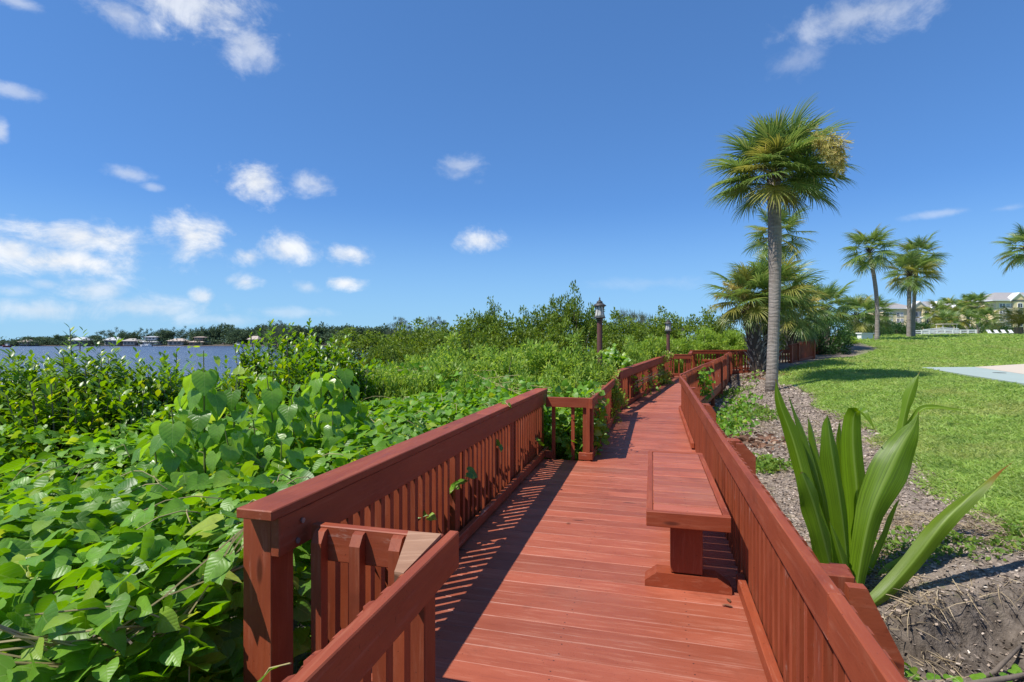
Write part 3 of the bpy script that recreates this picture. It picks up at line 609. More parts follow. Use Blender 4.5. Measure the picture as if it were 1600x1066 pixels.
# bench fixed along the right railing
def bench(root, u0, u1, v0, v1, z):
    for k, v_ in enumerate((v0+0.019, v1-0.019)): beam('side_board', root, uv(u0+0.039, v_, z-0.044), uv(u1-0.039, v_, z-0.044), 0.038, 0.088)
    for u_ in (u0+0.019, u1-0.019): beam('end_board', root, uv(u_, v0, z-0.044), uv(u_, v1, z-0.044), 0.038, 0.089)
    n = int((u1-u0-0.08)/0.139); s = (u1-u0-0.084)/n
    for i in range(n):
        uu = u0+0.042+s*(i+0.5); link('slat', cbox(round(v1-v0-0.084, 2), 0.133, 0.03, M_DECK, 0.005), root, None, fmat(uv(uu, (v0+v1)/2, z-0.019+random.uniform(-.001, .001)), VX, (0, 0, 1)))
    for u_ in (u0+0.14, u1-0.2):
        vm = (v0+v1)/2; b = MB()
        beam('pedestal', root, uv(u_+0.05, vm, 0.096), uv(u_+0.05, vm, z-0.09), 0.185, 0.10, UX)
        b.prism([uv(u_-0.01, v0-0.01, 0.0), uv(u_-0.01, v0-0.01, 0.035), uv(u_-0.01, v0+0.06, 0.09), uv(u_-0.01, v1-0.06, 0.09), uv(u_-0.01, v1+0.02, 0.035), uv(u_-0.01, v1+0.02, 0.0)], UX*0.12); b.build('foot', M_RED, root)
bn = thing('bench', uv(4.1, 0.2), 'red slatted bench on square pedestals beside the right railing', 'bench'); bench(bn, 3.235, 5.05, -0.035, 0.435, 0.50)
bn2 = thing('bench', (8.2, 21.9, .26), 'small red bench on the far platform against its back railing', 'bench')
beam('seat', bn2, (7.95, 22.0, 0.72), (8.75, 22.0, 0.72), 0.36, 0.07); beam('pedestal', bn2, (8.1, 22.0, .25), (8.1, 22.0, .68), 0.12, 0.2, (1, 0, 0)); beam('pedestal', bn2, (8.6, 22.0, .25), (8.6, 22.0, .68), 0.12, 0.2, (1, 0, 0))

# ------------------------------------------------------------------ lanterns
M_POST = simple('maroon_lamp_post', (0.125, 0.050, 0.042), 0.6, var=0.25, scale=14, bump=0.2)
M_IRON = simple('weathered_dark_metal', (0.085, 0.08, 0.075), 0.55, 0.4, 0.3, 20)
M_GLASS = simple('frosted_lamp_glass', (0.50, 0.49, 0.44), 0.35, var=0.15, scale=5)
def lantern(loc, ztop, zb, label):
    t = thing('lantern_post', (loc[0], loc[1], zb), label, 'lamp', 'lantern posts along the boardwalk'); h = ztop-zb
    MB().tube([(0, 0, 0), (0, 0, h-0.50)], 0.062, 12).build('post', M_POST).parent = t
    z = h-0.50
    def pt(n, b, m, sm=False, par=None): o = b.build(n, m, None, sm); o.parent = par or t; return o
    pt('collar', MB().lathe((0, 0, 0), [(0.075, z-0.05), (0.08, z-0.02), (0.075, z), (0.11, z+0.004), (0.135, z+0.012), (0.14, z+0.022), (0.12, z+0.03)], 16), M_IRON, True)
    pt('glass', MB().lathe((0, 0, 0), [(0.118, z+0.03), (0.108, z+0.09), (0.098, z+0.16), (0.094, z+0.23), (0.10, z+0.28)], 16), M_GLASS, True)
    c = MB()
    for k in range(8):
        a = 6.28318*k/8; s = 0.22
        c.tube([(0.121*math.cos(a), 0.121*math.sin(a), z+0.03), (0.103*math.cos(a+s*.8), 0.103*math.sin(a+s*.8), z+0.12), (0.10*math.cos(a+s), 0.10*math.sin(a+s), z+0.2), (0.104*math.cos(a), 0.104*math.sin(a), z+0.28)], 0.006, 5)
    pt('cage', c, M_IRON)
    rf = pt('roof', MB().lathe((0, 0, 0), [(0.10, z+0.28), (0.148, z+0.285), (0.152, z+0.297), (0.115, z+0.325), (0.08, z+0.352), (0.06, z+0.365), (0.072, z+0.372), (0.072, z+0.384), (0.045, z+0.405)], 16), M_IRON, True)
    pt('finial', MB().lathe((0, 0, 0), [(0.028, z+0.405), (0.03, z+0.42), (0.012, z+0.435), (0.02, z+0.45), (0.016, z+0.465), (0.004, z+0.50)], 10), M_IRON, True)
    return t
p = at(937, 464, 12.2); lantern(p, p.z, -1.0, 'tallest nearest lantern on a maroon post rising from the pale green shrub')
p = at(1044, 497, 19.6); lantern(p, p.z, -0.6, 'middle lantern on a maroon post at the corner of the far railing')
p = at(1066.5, 511, 29); lantern(p, p.z, -0.6, 'smallest farthest lantern half hidden among mangroves')

# ------------------------------------------------------------------ leaf templates
def strip_leaf(rows, lobe=None):
    """rows: (y, halfwidth, zmid, zedge, yedge) -> V,F(quads),UV"""
    V, U = [], []
    for (y, wd, zm, ze, ye) in rows: V += [(-wd, ye, ze), (0, y, zm), (wd, ye, ze)]; U += [(0.5-wd, max(0, y)), (0.5, y), (0.5+wd, max(0, y))]
    Fq = []
    for i in range(len(rows)-1):
        a = i*3; Fq += [(a, a+1, a+4, a+3), (a+1, a+2, a+5, a+4)]
    return np.array(V, float), np.array(Fq), np.array(U, float)
def heart(curl=0.16, fold=0.12, wave=0.0, notch=-0.16):
    r = []
    for (y, wd, ye) in ((0.0, 0.20, notch), (0.06, 0.39, notch*0.6), (0.20, 0.47, 0.10), (0.40, 0.46, 0.34), (0.60, 0.36, 0.56), (0.80, 0.19, 0.78), (1.0, 0.005, 1.0)):
        r.append((y, wd, -curl*y*y, -curl*ye*ye+fold*wd+wave*math.sin(9*ye), ye))
    return strip_leaf(r)
H1, H2, H3 = heart(0.18, 0.20, 0.03), heart(0.30, -0.10, 0.04), heart(0.08, 0.30, -0.03)
def oval(curl=0.1, fold=0.2, wmax=0.24):
    return strip_leaf([(0, 0.02, 0, 0, 0), (0.3, wmax*0.8, 0.0, fold*wmax*.8, 0.3), (0.65, wmax, -curl*.4, fold*wmax-curl*.4, 0.62), (0.9, wmax*0.55, -curl*.8, -curl*.8+fold*wmax*.5, 0.86), (1.0, 0.02, -curl, -curl, 1.0)])
OV = oval()
DIA = (np.array([(0, 0, 0), (0.26, 0.5, 0.07), (0, 1, -0.06), (-0.26, 0.5, 0.07)], float), np.array([(0, 1, 2, 3)]), np.array([(0.5, 0), (0.76, .5), (0.5, 1), (0.24, .5)]))
def rdir(n, zlo=-1.0, zhi=1.0):
    z = rng.uniform(zlo, zhi, n); a = rng.uniform(0, 6.28318, n); s = np.sqrt(1-np.clip(z*z, 0, 1)); return np.stack([s*np.cos(a), s*np.sin(a), z], -1)
def leaf_mesh(name, parts, mat):
    V, Fq, U = cat(parts); return np_mesh(name, V, Fq, mat, U)

# --- the vine thicket left of the bay
VROOT = thing('vine_thicket', (-2.5, 3.5, -0.8), 'dense heart leaved vine thicket spilling up to the capped railing', 'vine')
def canopy(x, y):
    u = x*UX.x+y*UX.y; v = x*VX.x+y*VX.y
    z = 0.66+0.20*fbm(x*0.55+3, y*0.55, 3)+0.10*vnoise(x*2.3, y*2.3)
    z = z-0.12*sstep(v, -1.85, -1.52)*sstep(u, 3.2, 1.8)      # falls away beside the near post
    z = z-0.25*sstep(u, 1.4, 0.2)
    z = z-0.10*sstep(v, -1.9, -1.55)
    return z
def vine_leaves(n, u0, u1, v0, v1, smin, smax, depth, keep=None):
    uu = rng.uniform(u0, u1, n); vv = rng.uniform(v0, v1, n)
    x = uu*UX.x+vv*VX.x; y = uu*UX.y+vv*VX.y
    ok = (x > shore_x(y)-1.0)
    if keep is not None: ok &= keep(uu, vv)
    x, y = x[ok], y[ok]; n = len(x); t = rng.random(n)**1.6
    z = canopy(x, y)-depth*t
    s = rng.uniform(smin, smax, n)*(1-0.25*t); s *= np.where(rng.random(n) < .25, .65, 1)
    d = rdir(n, -0.65, 0.25); nrm = rdir(n, 0.15, 1.0); nrm[:, 2] += 0.55
    nrm[:, 0] -= 0.15
    return x, y, z, s, frames(d, norm(nrm))
notdeck = lambda u, v: (v < -1.58) | ((u < 1.45) & (v < -1.38)) | ((u < 0.9) & (v < -1.02))
acc = []
for (n, u0, u1, v0, v1, a, b, dp) in ((9500, -0.6, 4.2, -4.8, -0.9, 0.065, 0.145, 0.8), (9500, 3.5, 8.2, -6.4, -1.52, 0.055, 0.12, 0.5), (7500, 6.8, 12.5, -6.0, -1.0, 0.065, 0.115, 0.4), (3600, -0.2, 2.6, -3.4, -0.95, 0.09, 0.15, 1.35)):
    x, y, z, s, Mx = vine_leaves(n, u0, u1, v0, v1, a, b, dp, notdeck if v1 > -1.5 and u0 < 2 else None)
    k = rng.integers(0, 3, len(x))
    for j, T in enumerate((H1, H2, H3)):
        q = k == j; acc.append(inst(T, Mx[q], s[q], np.stack([x, y, z], -1)[q]))
mass = link('leaf_mass', leaf_mesh('leaf_mass', acc, M_VINE), VROOT); mass['kind'] = 'stuff'
# the 300 leaves that show largest, each its own
LM = [leaf_mesh('leaf', [T], M_VINE) for T in (heart(0.15, 0.22, 0.035), heart(0.28, -0.06, 0.05), heart(0.10, 0.34, -0.04), heart(0.22, 0.12, 0.02, -0.22))]
def put_leaf(name, me, root, p, M3, s):
    m = Matrix([list(M3[0]), list(M3[1]), list(M3[2])]).to_4x4() @ Matrix.Scale(s, 4); m.translation = Vector(p); return link(name, me, root, None, m)
x, y, z, s, Mx = vine_leaves(1100, 1.0, 3.9, -4.4, -1.0, 0.095, 0.165, 0.12, lambda u, v: notdeck(u, v) & (u > 1.1) & (v > -0.6-u*0.98))
for i in range(min(285, len(x))): put_leaf('leaf', LM[i % 4], VROOT, (x[i], y[i], z[i]+0.04), Mx[i], s[i])
# stems in the thicket
sm = MB()
for i in range(90):
    u_ = random.uniform(2.0, 8); v_ = random.uniform(-4.5, -1.62); p = uv(u_, v_); zz = float(canopy(np.array([p.x]), np.array([p.y]))[0])
    a = random.uniform(0, 6.28); l = random.uniform(.2, .55); pts = []
    for k in range(6):
        t_ = k/5; pts.append((p.x+l*t_*math.cos(a)+.03*math.sin(5*t_+i), p.y+l*t_*math.sin(a), zz-0.06+0.10*math.sin(3.1*t_)-(0.25*(1-t_) if i % 3 == 0 else 0)))
    sm.tube(pts, [0.0035, .0034, .0032, .003, .0025, .0015], 5)
o = sm.build('stem', M_VSTEM, VROOT); o['kind'] = 'stuff'
# dark undergrowth of stems below
um = MB()
for i in range(200):
    u_ = random.uniform(0.4, 7.5); v_ = random.uniform(-4.5, -1.6 if u_ > 1.6 else -1.1); p = uv(u_, v_); um.tube([(p.x, p.y, -1.2), (p.x+random.uniform(-.5, .5), p.y+random.uniform(-.5, .5), -.4), (p.x+random.uniform(-.4, .4), p.y+random.uniform(-.4, .4), random.uniform(.0, .35))], [0.008, 0.006, 0.003], 4)
o = um.build('undergrowth_stem', M_BARK, VROOT); o['kind'] = 'stuff'

# vine sprigs that poke through the railing
def sprig(name, pts, label, nleaf, s0, s1, root=None, mat=M_VINE, meshes=LM, group=None):
    c = Vector(pts[0]); t = root or thing(name, c, label, 'vine', group)
    MB().tube([Vector(p) for p in pts], 0.0035, 5).build('stem', M_VSTEM, t)
    for i in range(nleaf):
        a = (i+0.5)/nleaf*(len(pts)-1); k = min(int(a), len(pts)-2); p = Vector(pts[k]).lerp(Vector(pts[k+1]), a-k)
        d = rdir(1, -0.6, 0.2); n = rdir(1, 0.1, 1.0); n[:, 0] -= .3; n[:, 1] -= .5
        put_leaf('leaf', random.choice(meshes), t, p, frames(d, norm(n))[0], random.uniform(s0, s1))
    return t
sprig('vine_sprig', [uv(3.55, -1.55, 0.35), uv(3.6, -1.40, 0.42), uv(3.66, -1.31, 0.50), uv(3.6, -1.27, 0.58)], 'leafy vine sprig poking through the pickets in the middle of the long railing', 7, 0.06, 0.10)
sprig('vine_sprig', [uv(5.3, -1.55, 0.84), uv(5.15, -1.46, 0.895), uv(5.05, -1.40, 0.90), uv(4.95, -1.33, 0.87)], 'thin vine tendril lying across the flat cap of the long railing', 4, 0.05, 0.075)
sprig('vine_sprig', [uv(6.6, -1.55, 0.25), uv(6.45, -1.40, 0.30), uv(6.4, -1.33, 0.22)], 'yellowing vine leaves at the foot of the pickets near the bay corner', 6, 0.06, 0.09)
sprig('vine_sprig', [uv(1.78, -1.75, 0.02), uv(1.66, -1.5, 0.10), uv(1.66, -1.36, 0.30), uv(1.62, -1.24, 0.36)], 'single pale vine leaf hanging in front of the pointed pickets', 2, 0.09, 0.11)
sprig('vine_sprig', [uv(1.30, -1.75, 0.1), uv(1.42, -1.62, 0.02), uv(1.5, -1.5, -0.12), uv(1.45, -1.42, -0.3)], 'shaded vine leaves beside the near end post', 6, 0.08, 0.12)
sprig('vine_sprig', [uv(1.74, -1.72, 0.55), uv(1.69, -1.60, 0.66), uv(1.65, -1.55, 0.70)], 'bright curled vine leaf touching the near end post under the cap', 3, 0.10, 0.13)

sprig('vine_sprig', [uv(1.25, -1.95, 0.62), uv(1.45, -1.78, 0.58), uv(1.58, -1.64, 0.45), uv(1.52, -1.58, 0.2)], 'leafy vine casting shadows on the lit face of the near end post', 9, 0.09, 0.14)
sprig('vine_sprig', [uv(3.0, -1.56, 0.5), uv(3.1, -1.45, 0.42), uv(3.2, -1.36, 0.36)], 'two dark vine leaves between pickets near the broad baluster', 3, 0.06, 0.09)
sprig('vine_sprig', [uv(4.6, -1.56, 0.62), uv(4.7, -1.45, 0.60), uv(4.75, -1.36, 0.52)], 'small vine leaves between the far pickets under the top board', 5, 0.05, 0.08)
# --- tall hibiscus shoots
HM = [leaf_mesh('leaf', [T], M_HIB) for T in (heart(0.30, 0.10, 0.03), heart(0.38, 0.22, -0.03), heart(0.22, -0.10, 0.04))]
hib = [(318, 548, 3.7), (268, 640, 3.5), (370, 590, 4.1), (415, 575, 4.5), (350, 665, 3.6), (455, 620, 4.3), (500, 570, 4.6), (530, 565, 4.8), (520, 640, 4.2), (300, 600, 4.4), (478, 600, 5.1), (395, 655, 3.9), (560, 640, 5.0), (240, 690, 3.9), (440, 690, 3.7)]
hlab = ['tallest heart leaved shoot standing up in front of the water', 'heart leaved shoot left of the tallest shoot', 'heart leaved shoot right of the tallest shoot', 'upright heart leaved shoot in front of the mangrove bushes', 'low shoot below and right of the tallest shoot', 'leafy shoot in the middle of the shoot cluster', 'tall leafy shoot at the right of the cluster, second from its end', 'rightmost tall leafy shoot nearest the long railing', 'low leafy shoot just above the long railing', 'half hidden shoot behind the tallest shoot', 'half hidden shoot behind the right pair', 'low shoot at the foot of the cluster', 'small shoot at the right edge of the cluster behind the rail', 'small shoot at the left edge of the cluster', 'lowest shoot in the middle over the vine carpet']
for (px, py, Y), lb in zip(hib, hlab):
    top = at(px, py, Y); z0 = 0.3; t = thing('hibiscus_shoot', (top.x, top.y, z0), lb, 'shrub', 'heart leaved shoots above the vines')
    lean = random.uniform(-.06, .06); pts = [Vector((top.x+lean*(1-k/5)*2, top.y+0.05*(1-k/5), z0+(top.z-z0)*k/5)) for k in range(6)]
    MB().tube(pts, [.010, .009, .008, .007, .005, .003], 6).build('stem', M_STEM, t)
    n = int(12+(top.z-z0)*12); az0 = random.random()*6
    for i in range(n):
        a = 0.25+0.75*(i/n); kk = min(int(a*5), 4); p = pts[kk].lerp(pts[kk+1], a*5-kk); th = az0+i*2.4
        pl = random.uniform(.05, .15)*(1.25-a*0.6); q = p+Vector((pl*math.cos(th), pl*math.sin(th), pl*0.6))
        d = np.array([[math.cos(th), math.sin(th), random.uniform(-2.2, -0.5) if a < 0.93 else random.uniform(-.3, .8)]]); nn = np.array([[math.cos(th)*0.9, math.sin(th)*0.9, random.uniform(.4, 1.0)]])
        put_leaf('leaf', random.choice(HM), t, q, frames(d, norm(nn))[0], random.uniform(.09, .175)*(1.0 if a < .9 else .7))

# --- shrubs with upright leafy shoots (young mangroves)
def shoot_shrub(seed, nshoot, wx, wy, h, leaf, nleaf, mat, tmpl=OV, zlo=0.25):
    g = np.random.default_rng(seed); P, D, Nn, Sc = [], [], [], []; br = MB()
    for i in range(nshoot):
        a = g.uniform(0, 6.283); r = math.sqrt(g.random()); x = wx*r*math.cos(a); y = wy*r*math.sin(a)
        top = h*(1-0.30*r*r)*(g.uniform(0.74, 0.94) if g.random() < .82 else g.uniform(.85, 1.04)); l = g.uniform(.22, .45)*h*0.5; b0 = Vector((x*0.85, y*0.85, top-l)); b1 = Vector((x, y, top))
        if i % 3 == 0: br.tube([(x*0.2, y*0.2, 0), (x*0.6, y*0.6, (top-l)*0.6), b0, b1], [0.02, 0.013, .007, .004], 5)
        for k in range(nleaf):
            t = (k+1)/nleaf; p = b0.lerp(b1, t); th = k*1.57+(k % 2)*0.7+g.uniform(-.4, .4)
            upw = 0.2+1.5*t*t+g.uniform(-.3, .3); dd = (math.cos(th), math.sin(th), upw); P.append(p); D.append(dd); Nn.append((-math.cos(th)*upw*.9+g.uniform(-.3, .3), -math.sin(th)*upw*.9, 1.0)); Sc.append(leaf*g.uniform(.65, 1.15)*(1.0 if t < .9 else .75))
    # inner leaves
    n = int(nshoot*nleaf*.9); a = g.uniform(0, 6.283, n); r = np.sqrt(g.random(n)); z = g.uniform(zlo, .86, n)*h*(1-.4*r*r)
    P += list(np.stack([wx*r*np.cos(a), wy*r*np.sin(a), z], -1)); D += list(rdir(n, -.5, .8)); Nn += list(rdir(n, .1, 1)); Sc += list(leaf*g.uniform(.7, 1.1, n))
    P = np.array([tuple(p) for p in P]); D = np.array([tuple(p) for p in D], float); Nn = np.array([tuple(p) for p in Nn], float)
    return leaf_mesh('foliage', [inst(tmpl, frames(D, norm(Nn)), np.array(Sc), P)], mat), br.mesh('branches', M_BARK)
def place(name, fol, br, loc, rz, s, label, cat_, group):
    t = thing(name, loc, label, cat_, group); t.rotation_euler = (0, 0, rz); t.scale = (s, s, s) if not hasattr(s, '__len__') else s
    for nm, me in (('foliage', fol), ('trunk', br)):
        if me is None: continue
        o = bpy.data.objects.new(nm, me); COL.objects.link(o); o.parent = t
    return t
YM = [shoot_shrub(20+i, 190, 0.66, 0.62, 2.4, 0.105, 12, M_MANG) for i in range(4)]
ym = [(-40, 560, 6.2), (20, 552, 5.8), (75, 565, 6.4), (140, 528, 6.0), (110, 585, 5.4), (185, 570, 6.4), (232, 560, 6.6), (270, 562, 7.4), (45, 590, 7.2), (200, 600, 5.6), (-110, 555, 6.0), (212, 585, 6.9), (300, 575, 6.8)]
ylab = ['young mangrove at the left edge of the frame', 'broad young mangrove second from the left edge', 'young mangrove with open top against the water at the left', 'young mangrove with one long shoot standing above the far shore', 'low young mangrove in front of the long shooted one', 'young mangrove right of the long shooted one', 'young mangrove with two clear tips against the water', 'young mangrove behind the tallest heart leaved shoot', 'young mangrove behind the left bushes near the water', 'low dark young mangrove above the vine carpet', 'young mangrove just outside the left edge', 'young mangrove between the long shooted one and the two clear tips', 'young mangrove at the water just left of the tallest heart leaved shoot']
for i, ((px, py, Y), lb) in enumerate(zip(ym, ylab)):
    p = at(px, py, Y); place('mangrove_shrub', *YM[i % 4], (p.x, p.y, p.z-2.4+.12), random.uniform(0, 6), (1, 1, 1.0), lb, 'shrub', 'young mangroves in front of the water')
M6 = [shoot_shrub(40+i, 210, 0.72, 0.65, 2.5, 0.10, 12, M_MANG) for i in range(3)]
for i, ((px, py, Y), lb) in enumerate(zip([(440, 500, 7.6), (492, 503, 8.0), (400, 535, 7.4), (545, 545, 8.6), (350, 560, 7.8), (600, 562, 9.0), (465, 530, 7.0), (520, 522, 8.2)], ['tall mangrove bush whose tips rise above the far treeline', 'tall mangrove bush right of the highest tips, with a thin leading shoot', 'mangrove bush left of the tallest mangrove tips', 'mangrove bush in front of the round island mangrove', 'low mangrove bush against the water behind the heart leaved shoots', 'low mangrove bush right of the round island mangrove', 'mangrove bush in front of the two tallest mangrove tips', 'mangrove bush between the highest tips and the round island mangrove'])):
    p = at(px, py, Y); place('mangrove_shrub', *M6[i % 3], (p.x, p.y, p.z-2.5), random.uniform(0, 6), 1.0, lb, 'shrub', 'mangrove bushes in the middle distance')

# --- crowns built of many small leaves in clumps
def crown(seed, rx, ry, rz, ncl, per, leaf, mat, zb=0.0, clr=0.22, spray=False, trunk=True, up=0.4, tw=0.42):
    """crown standing on the origin: clumps spread through an uneven dome, limbs below"""
    g = np.random.default_rng(seed); C = []; rad = []
    lob = g.uniform(.75, 1.2, 9); 
    while len(C) < ncl:
        d = g.normal(size=3); d /= np.linalg.norm(d)
        if d[2] < -0.8: continue
        a = (math.atan2(d[1], d[0])+math.pi)/6.2832*9; f = lob[int(a) % 9]*(1-(a % 1))+lob[(int(a)+1) % 9]*(a % 1)
        r = g.uniform(.35, 1.0)**0.5*f*g.uniform(.85, 1.08); C.append((d[0]*rx*r, d[1]*ry*r, zb+rz*(0.48+0.50*d[2]*r*1.0))); rad.append(g.uniform(.7, 1.35)*clr)
    C = np.array(C); rad = np.array(rad); k = np.repeat(np.arange(ncl), per); n = len(k)
    off = g.normal(size=(n, 3)); off = norm(off)*(g.random(n)[:, None]**0.5); off[:, 2] *= 0.75
    P = C[k]+off*rad[k][:, None]*np.array([rx, ry, (rx+ry)/2])[None]*1.0
    D = off+g.normal(size=(n, 3))*0.5; D[:, 2] += up
    Nn = g.normal(size=(n, 3))*0.6; Nn[:, 2] += 1.0
    T = (DIA[0]*np.array([tw/0.52, 1, 1]), DIA[1], DIA[2])
    fol = leaf_mesh('foliage', [inst(T, frames(D, norm(Nn)), leaf*g.uniform(.6, 1.25, n), P)], mat)
    br = MB()
    if trunk:
        for i in g.choice(ncl, min(ncl, 16), replace=False):
            c = C[i]; br.tube([(c[0]*.08, c[1]*.08, 0), (c[0]*.35, c[1]*.35, c[2]*.45), tuple(c)], [rx*.035, rx*.022, rx*.006], 5)
    return fol, br.mesh('trunk', M_BARK)
MC = [crown(60+i, 1.0, 1.0, 2.2, 190, 62, 0.082, M_MANG2, 0.0, 0.18, tw=.55) for i in range(5)]        # scaled up per tree
BW = [crown(80+i, 1.0, 1.0, 2.4, 210, 68, 0.105, M_BUTT, 0.0, 0.17, up=0.55, tw=.40) for i in range(3)]
DK = [crown(90+i, 1.0, 1.0, 1.5, 110, 55, 0.085, M_DARK, 0.0, 0.22, tw=.55) for i in range(3)]
HT = {}
def tree(kind, base, top, lab, loc_px, Y, w, cat_, group, z0=None, name='mangrove_tree', rz=None):
    px, py = loc_px; p = at(px, py, Y); zb = gz1(p.x, p.y) if z0 is None else z0; h = p.z-zb; fol, br = kind[random.randrange(len(kind))] if base is None else kind[base]
    rr = w/F*Y/2/1.05; return place(name, fol, br, (p.x, p.y, zb), random.uniform(0, 6.28) if rz is None else rz, (rr, rr, h/HT[id(kind)]), lab, cat_, group)
HT[id(MC)] = 2.15; HT[id(BW)] = 2.35; HT[id(DK)] = 1.5
# pale buttonwood shrubs before the lantern
bt = [(770, 552, 9.6, 150), (840, 530, 10.6, 150), (905, 545, 10.2, 130), (700, 560, 9.4, 130), (660, 575, 8.6, 110), (800, 585, 8.6, 120), (880, 582, 9.0, 110), (915, 562, 11.4, 80), (735, 590, 8.2, 100), (600, 580, 8.6, 110), (640, 552, 11, 120), (720, 540, 12.5, 150)]
bl = ['pale buttonwood shrub at the middle of the thicket behind the long railing', 'highest pale buttonwood shrub, left of the nearest lantern post', 'pale buttonwood shrub at the foot of the nearest lantern post', 'pale shrub between the island mangrove and the lantern', 'pale shrub left of centre above the vine carpet', 'low pale shrub just above the far half of the long railing', 'low pale shrub behind the far end of the long railing', 'low pale shrub directly behind the nearest lantern post foot', 'low pale shrub over the middle of the long railing', 'leftmost pale shrub behind the vine carpet', 'pale shrub in front of the low mangrove row', 'pale shrub below the tallest mangrove crowns']
for i, ((px, py, Y, wd), lb) in enumerate(zip(bt, bl)): tree(BW, i % 3, 0, lb, (px, py), Y, wd, 'shrub', 'pale shrubs behind the long railing', z0=-1.0, name='buttonwood_shrub')
# mangrove wood behind
mg = [(556, 515, 38, 112, 'round mangrove standing alone at the water'), (640, 512, 25, 120, 'low broad mangrove at the left end of the wood'), (700, 503, 24, 130, 'domed mangrove second from the left in the wood'), (755, 490, 23, 90, 'mangrove with bare twigs below the first high crown'), (765, 476, 27, 62, 'slim mangrove with a small open crown poking above the wood'), (845, 474, 25, 84, 'high mangrove left of the tallest one'), (892, 464, 25, 74, 'tallest mangrove with a knobbed top beside the lantern'), (805, 498, 21, 110, 'broad mangrove below the high crowns'), (870, 505, 20, 110, 'broad mangrove left of the nearest lantern'), (930, 487, 26, 100, 'mangrove behind the nearest lantern'), (985, 492, 27, 110, 'mangrove right of the nearest lantern'), (1035, 494, 30, 90, 'mangrove behind the middle lantern'), (1085, 490, 31, 100, 'mangrove between the lanterns and the booted palms'), (1130, 497, 32, 80, 'mangrove partly behind the booted palms'), (960, 512, 21, 100, 'low bright mangrove between two lanterns'), (660, 528, 19, 120, 'low front mangrove at the left of the wood'), (745, 522, 17, 130, 'low front mangrove at the centre of the wood'), (1010, 515, 23, 90, 'low mangrove left of the middle lantern'), (600, 532, 16, 90, 'small mangrove by the gap of water')]
for i, (px, py, Y, wd, lb) in enumerate(mg): tree(MC, i % 5, 0, lb, (px, py), Y, wd, 'mangrove', 'mangroves of the wood behind the boardwalk', z0=-1.3)
hb = [(1000, 530, 17, 90), (1030, 524, 21, 70), (1060, 528, 24, 80), (1100, 516, 25, 80), (1135, 515, 26, 70), (985, 540, 15, 60), (1150, 520, 27, 60)]
hl = ['bright shrub left of the middle lantern post', 'bright shrub behind the middle lantern post', 'bright shrub below the farthest lantern', 'tall bright shrub left of the booted palms', 'bright shrub touching the booted palms', 'low bright shrub at the left bend of the railing', 'bright shrub behind the booted trunks']
for i, ((px, py, Y, wd), lb) in enumerate(zip(hb, hl)): tree(BW, i % 3, 0, lb, (px, py), Y, wd, 'shrub', 'bright shrubs along the far railing', z0=-0.9, name='buttonwood_shrub')
# feathery pine tops above the wood
CS = [crown(110+i, 1.0, 1.0, 2.2, 90, 80, 0.14, M_CAS, 0.0, 0.17, up=1.4, tw=.10) for i in range(2)]
HT[id(CS)] = 2.2
for (px, py, Y, wd, lb) in [(990, 474, 48, 66, 'grey feathery pine showing above the mangroves right of the lantern'), (625, 495, 120, 44, 'grey feathery pine above the treeline right of the island mangrove'), (680, 494, 150, 46, 'thin grey pines at the gap left of the high mangroves'), (432, 500, 200, 40, 'grey pine on the far shore behind the tall mangrove tips')]:
    tree(CS, None, 0, lb, (px, py), Y, wd, 'pine', None, z0=-1.5, name='pine_tree')

# leafy things round the rails
SG = shoot_shrub(70, 60, 0.55, 0.5, 2.3, 0.17, 9, M_HIB, H1, 0.3)
p = at(957, 532, 13.2); place('sea_grape', *SG, (p.x, p.y, p.z-2.3), 1.0, 1.0, 'glossy dark green shrub with round leaves right of the lantern post', 'shrub', None)
def draped(name, label, pts, n, spread, s0, s1, mat, zdrop=0.35):
    """vines hung over a rail: a heap of leaves round a line, many; one object of leaves plus stems"""
    c = Vector(pts[0]); t = thing(name, c, label, 'vine'); P = []
    pts = [np.array(p) for p in pts]; a = rng.random(n)*(len(pts)-1); k = np.minimum(a.astype(int), len(pts)-2); f = (a-k)[:, None]; A = np.array(pts)
    P = A[k]*(1-f)+A[k+1]*f+np.clip(rng.normal(size=(n, 3)), -1.6, 1.6)*np.array(spread); P[:, 2] -= rng.random(n)*zdrop
    D = rdir(n, -.9, .2); Nn = rdir(n, .05, 1); Nn[:, 1] -= .4; Nn[:, 0] -= .1
    o = link('leaf_mass', leaf_mesh('leaf_mass', [inst(H1, frames(D, norm(Nn)), rng.uniform(s0, s1, n), P)], mat), t); o['kind'] = 'stuff'
    b = MB()
    for i in range(9):
        q = [Vector(A[j])+Vector(rng.normal(size=3)*np.array(spread)*.6) for j in range(len(pts))]; b.tube(q, 0.004, 4)
    o = b.build('stem', M_VSTEM, t); o['kind'] = 'stuff'
    return t
draped('vine_heap', 'bushy heap of vines and grass burying the railing behind the square post', [uv(6.95, -0.98, .74), uv(7.25, -0.80, .66), uv(7.8, -0.84, .74), uv(8.8, -1.0, .72)], 1150, (.11, .15, .13), .05, .10, M_VINE, .62)
draped('vine_heap', 'vines creeping along the top of the far left capped railing', [uv(10.0, -1.35, .60), (2.5, 13.1, .68), (3.65, 15.6, .80), (4.9, 18.2, .95)], 850, (.14, .2, .10), .05, .10, M_VINE, .4)
draped('vine_heap', 'vine strands hanging through the pickets of the far left railing', [(2.9, 12.4, .5), (3.9, 14.6, .5), (5.1, 17.4, .6)], 90, (.10, .2, .16), .05, .085, M_VINE, .2)
draped('vine_heap', 'small vine clump hanging on the bend of the right railing', [(4.7, 13.0, .8), (4.85, 13.3, .5), (4.9, 13.5, .2)], 130, (.1, .1, .1), .06, .10, M_VINE, .1)
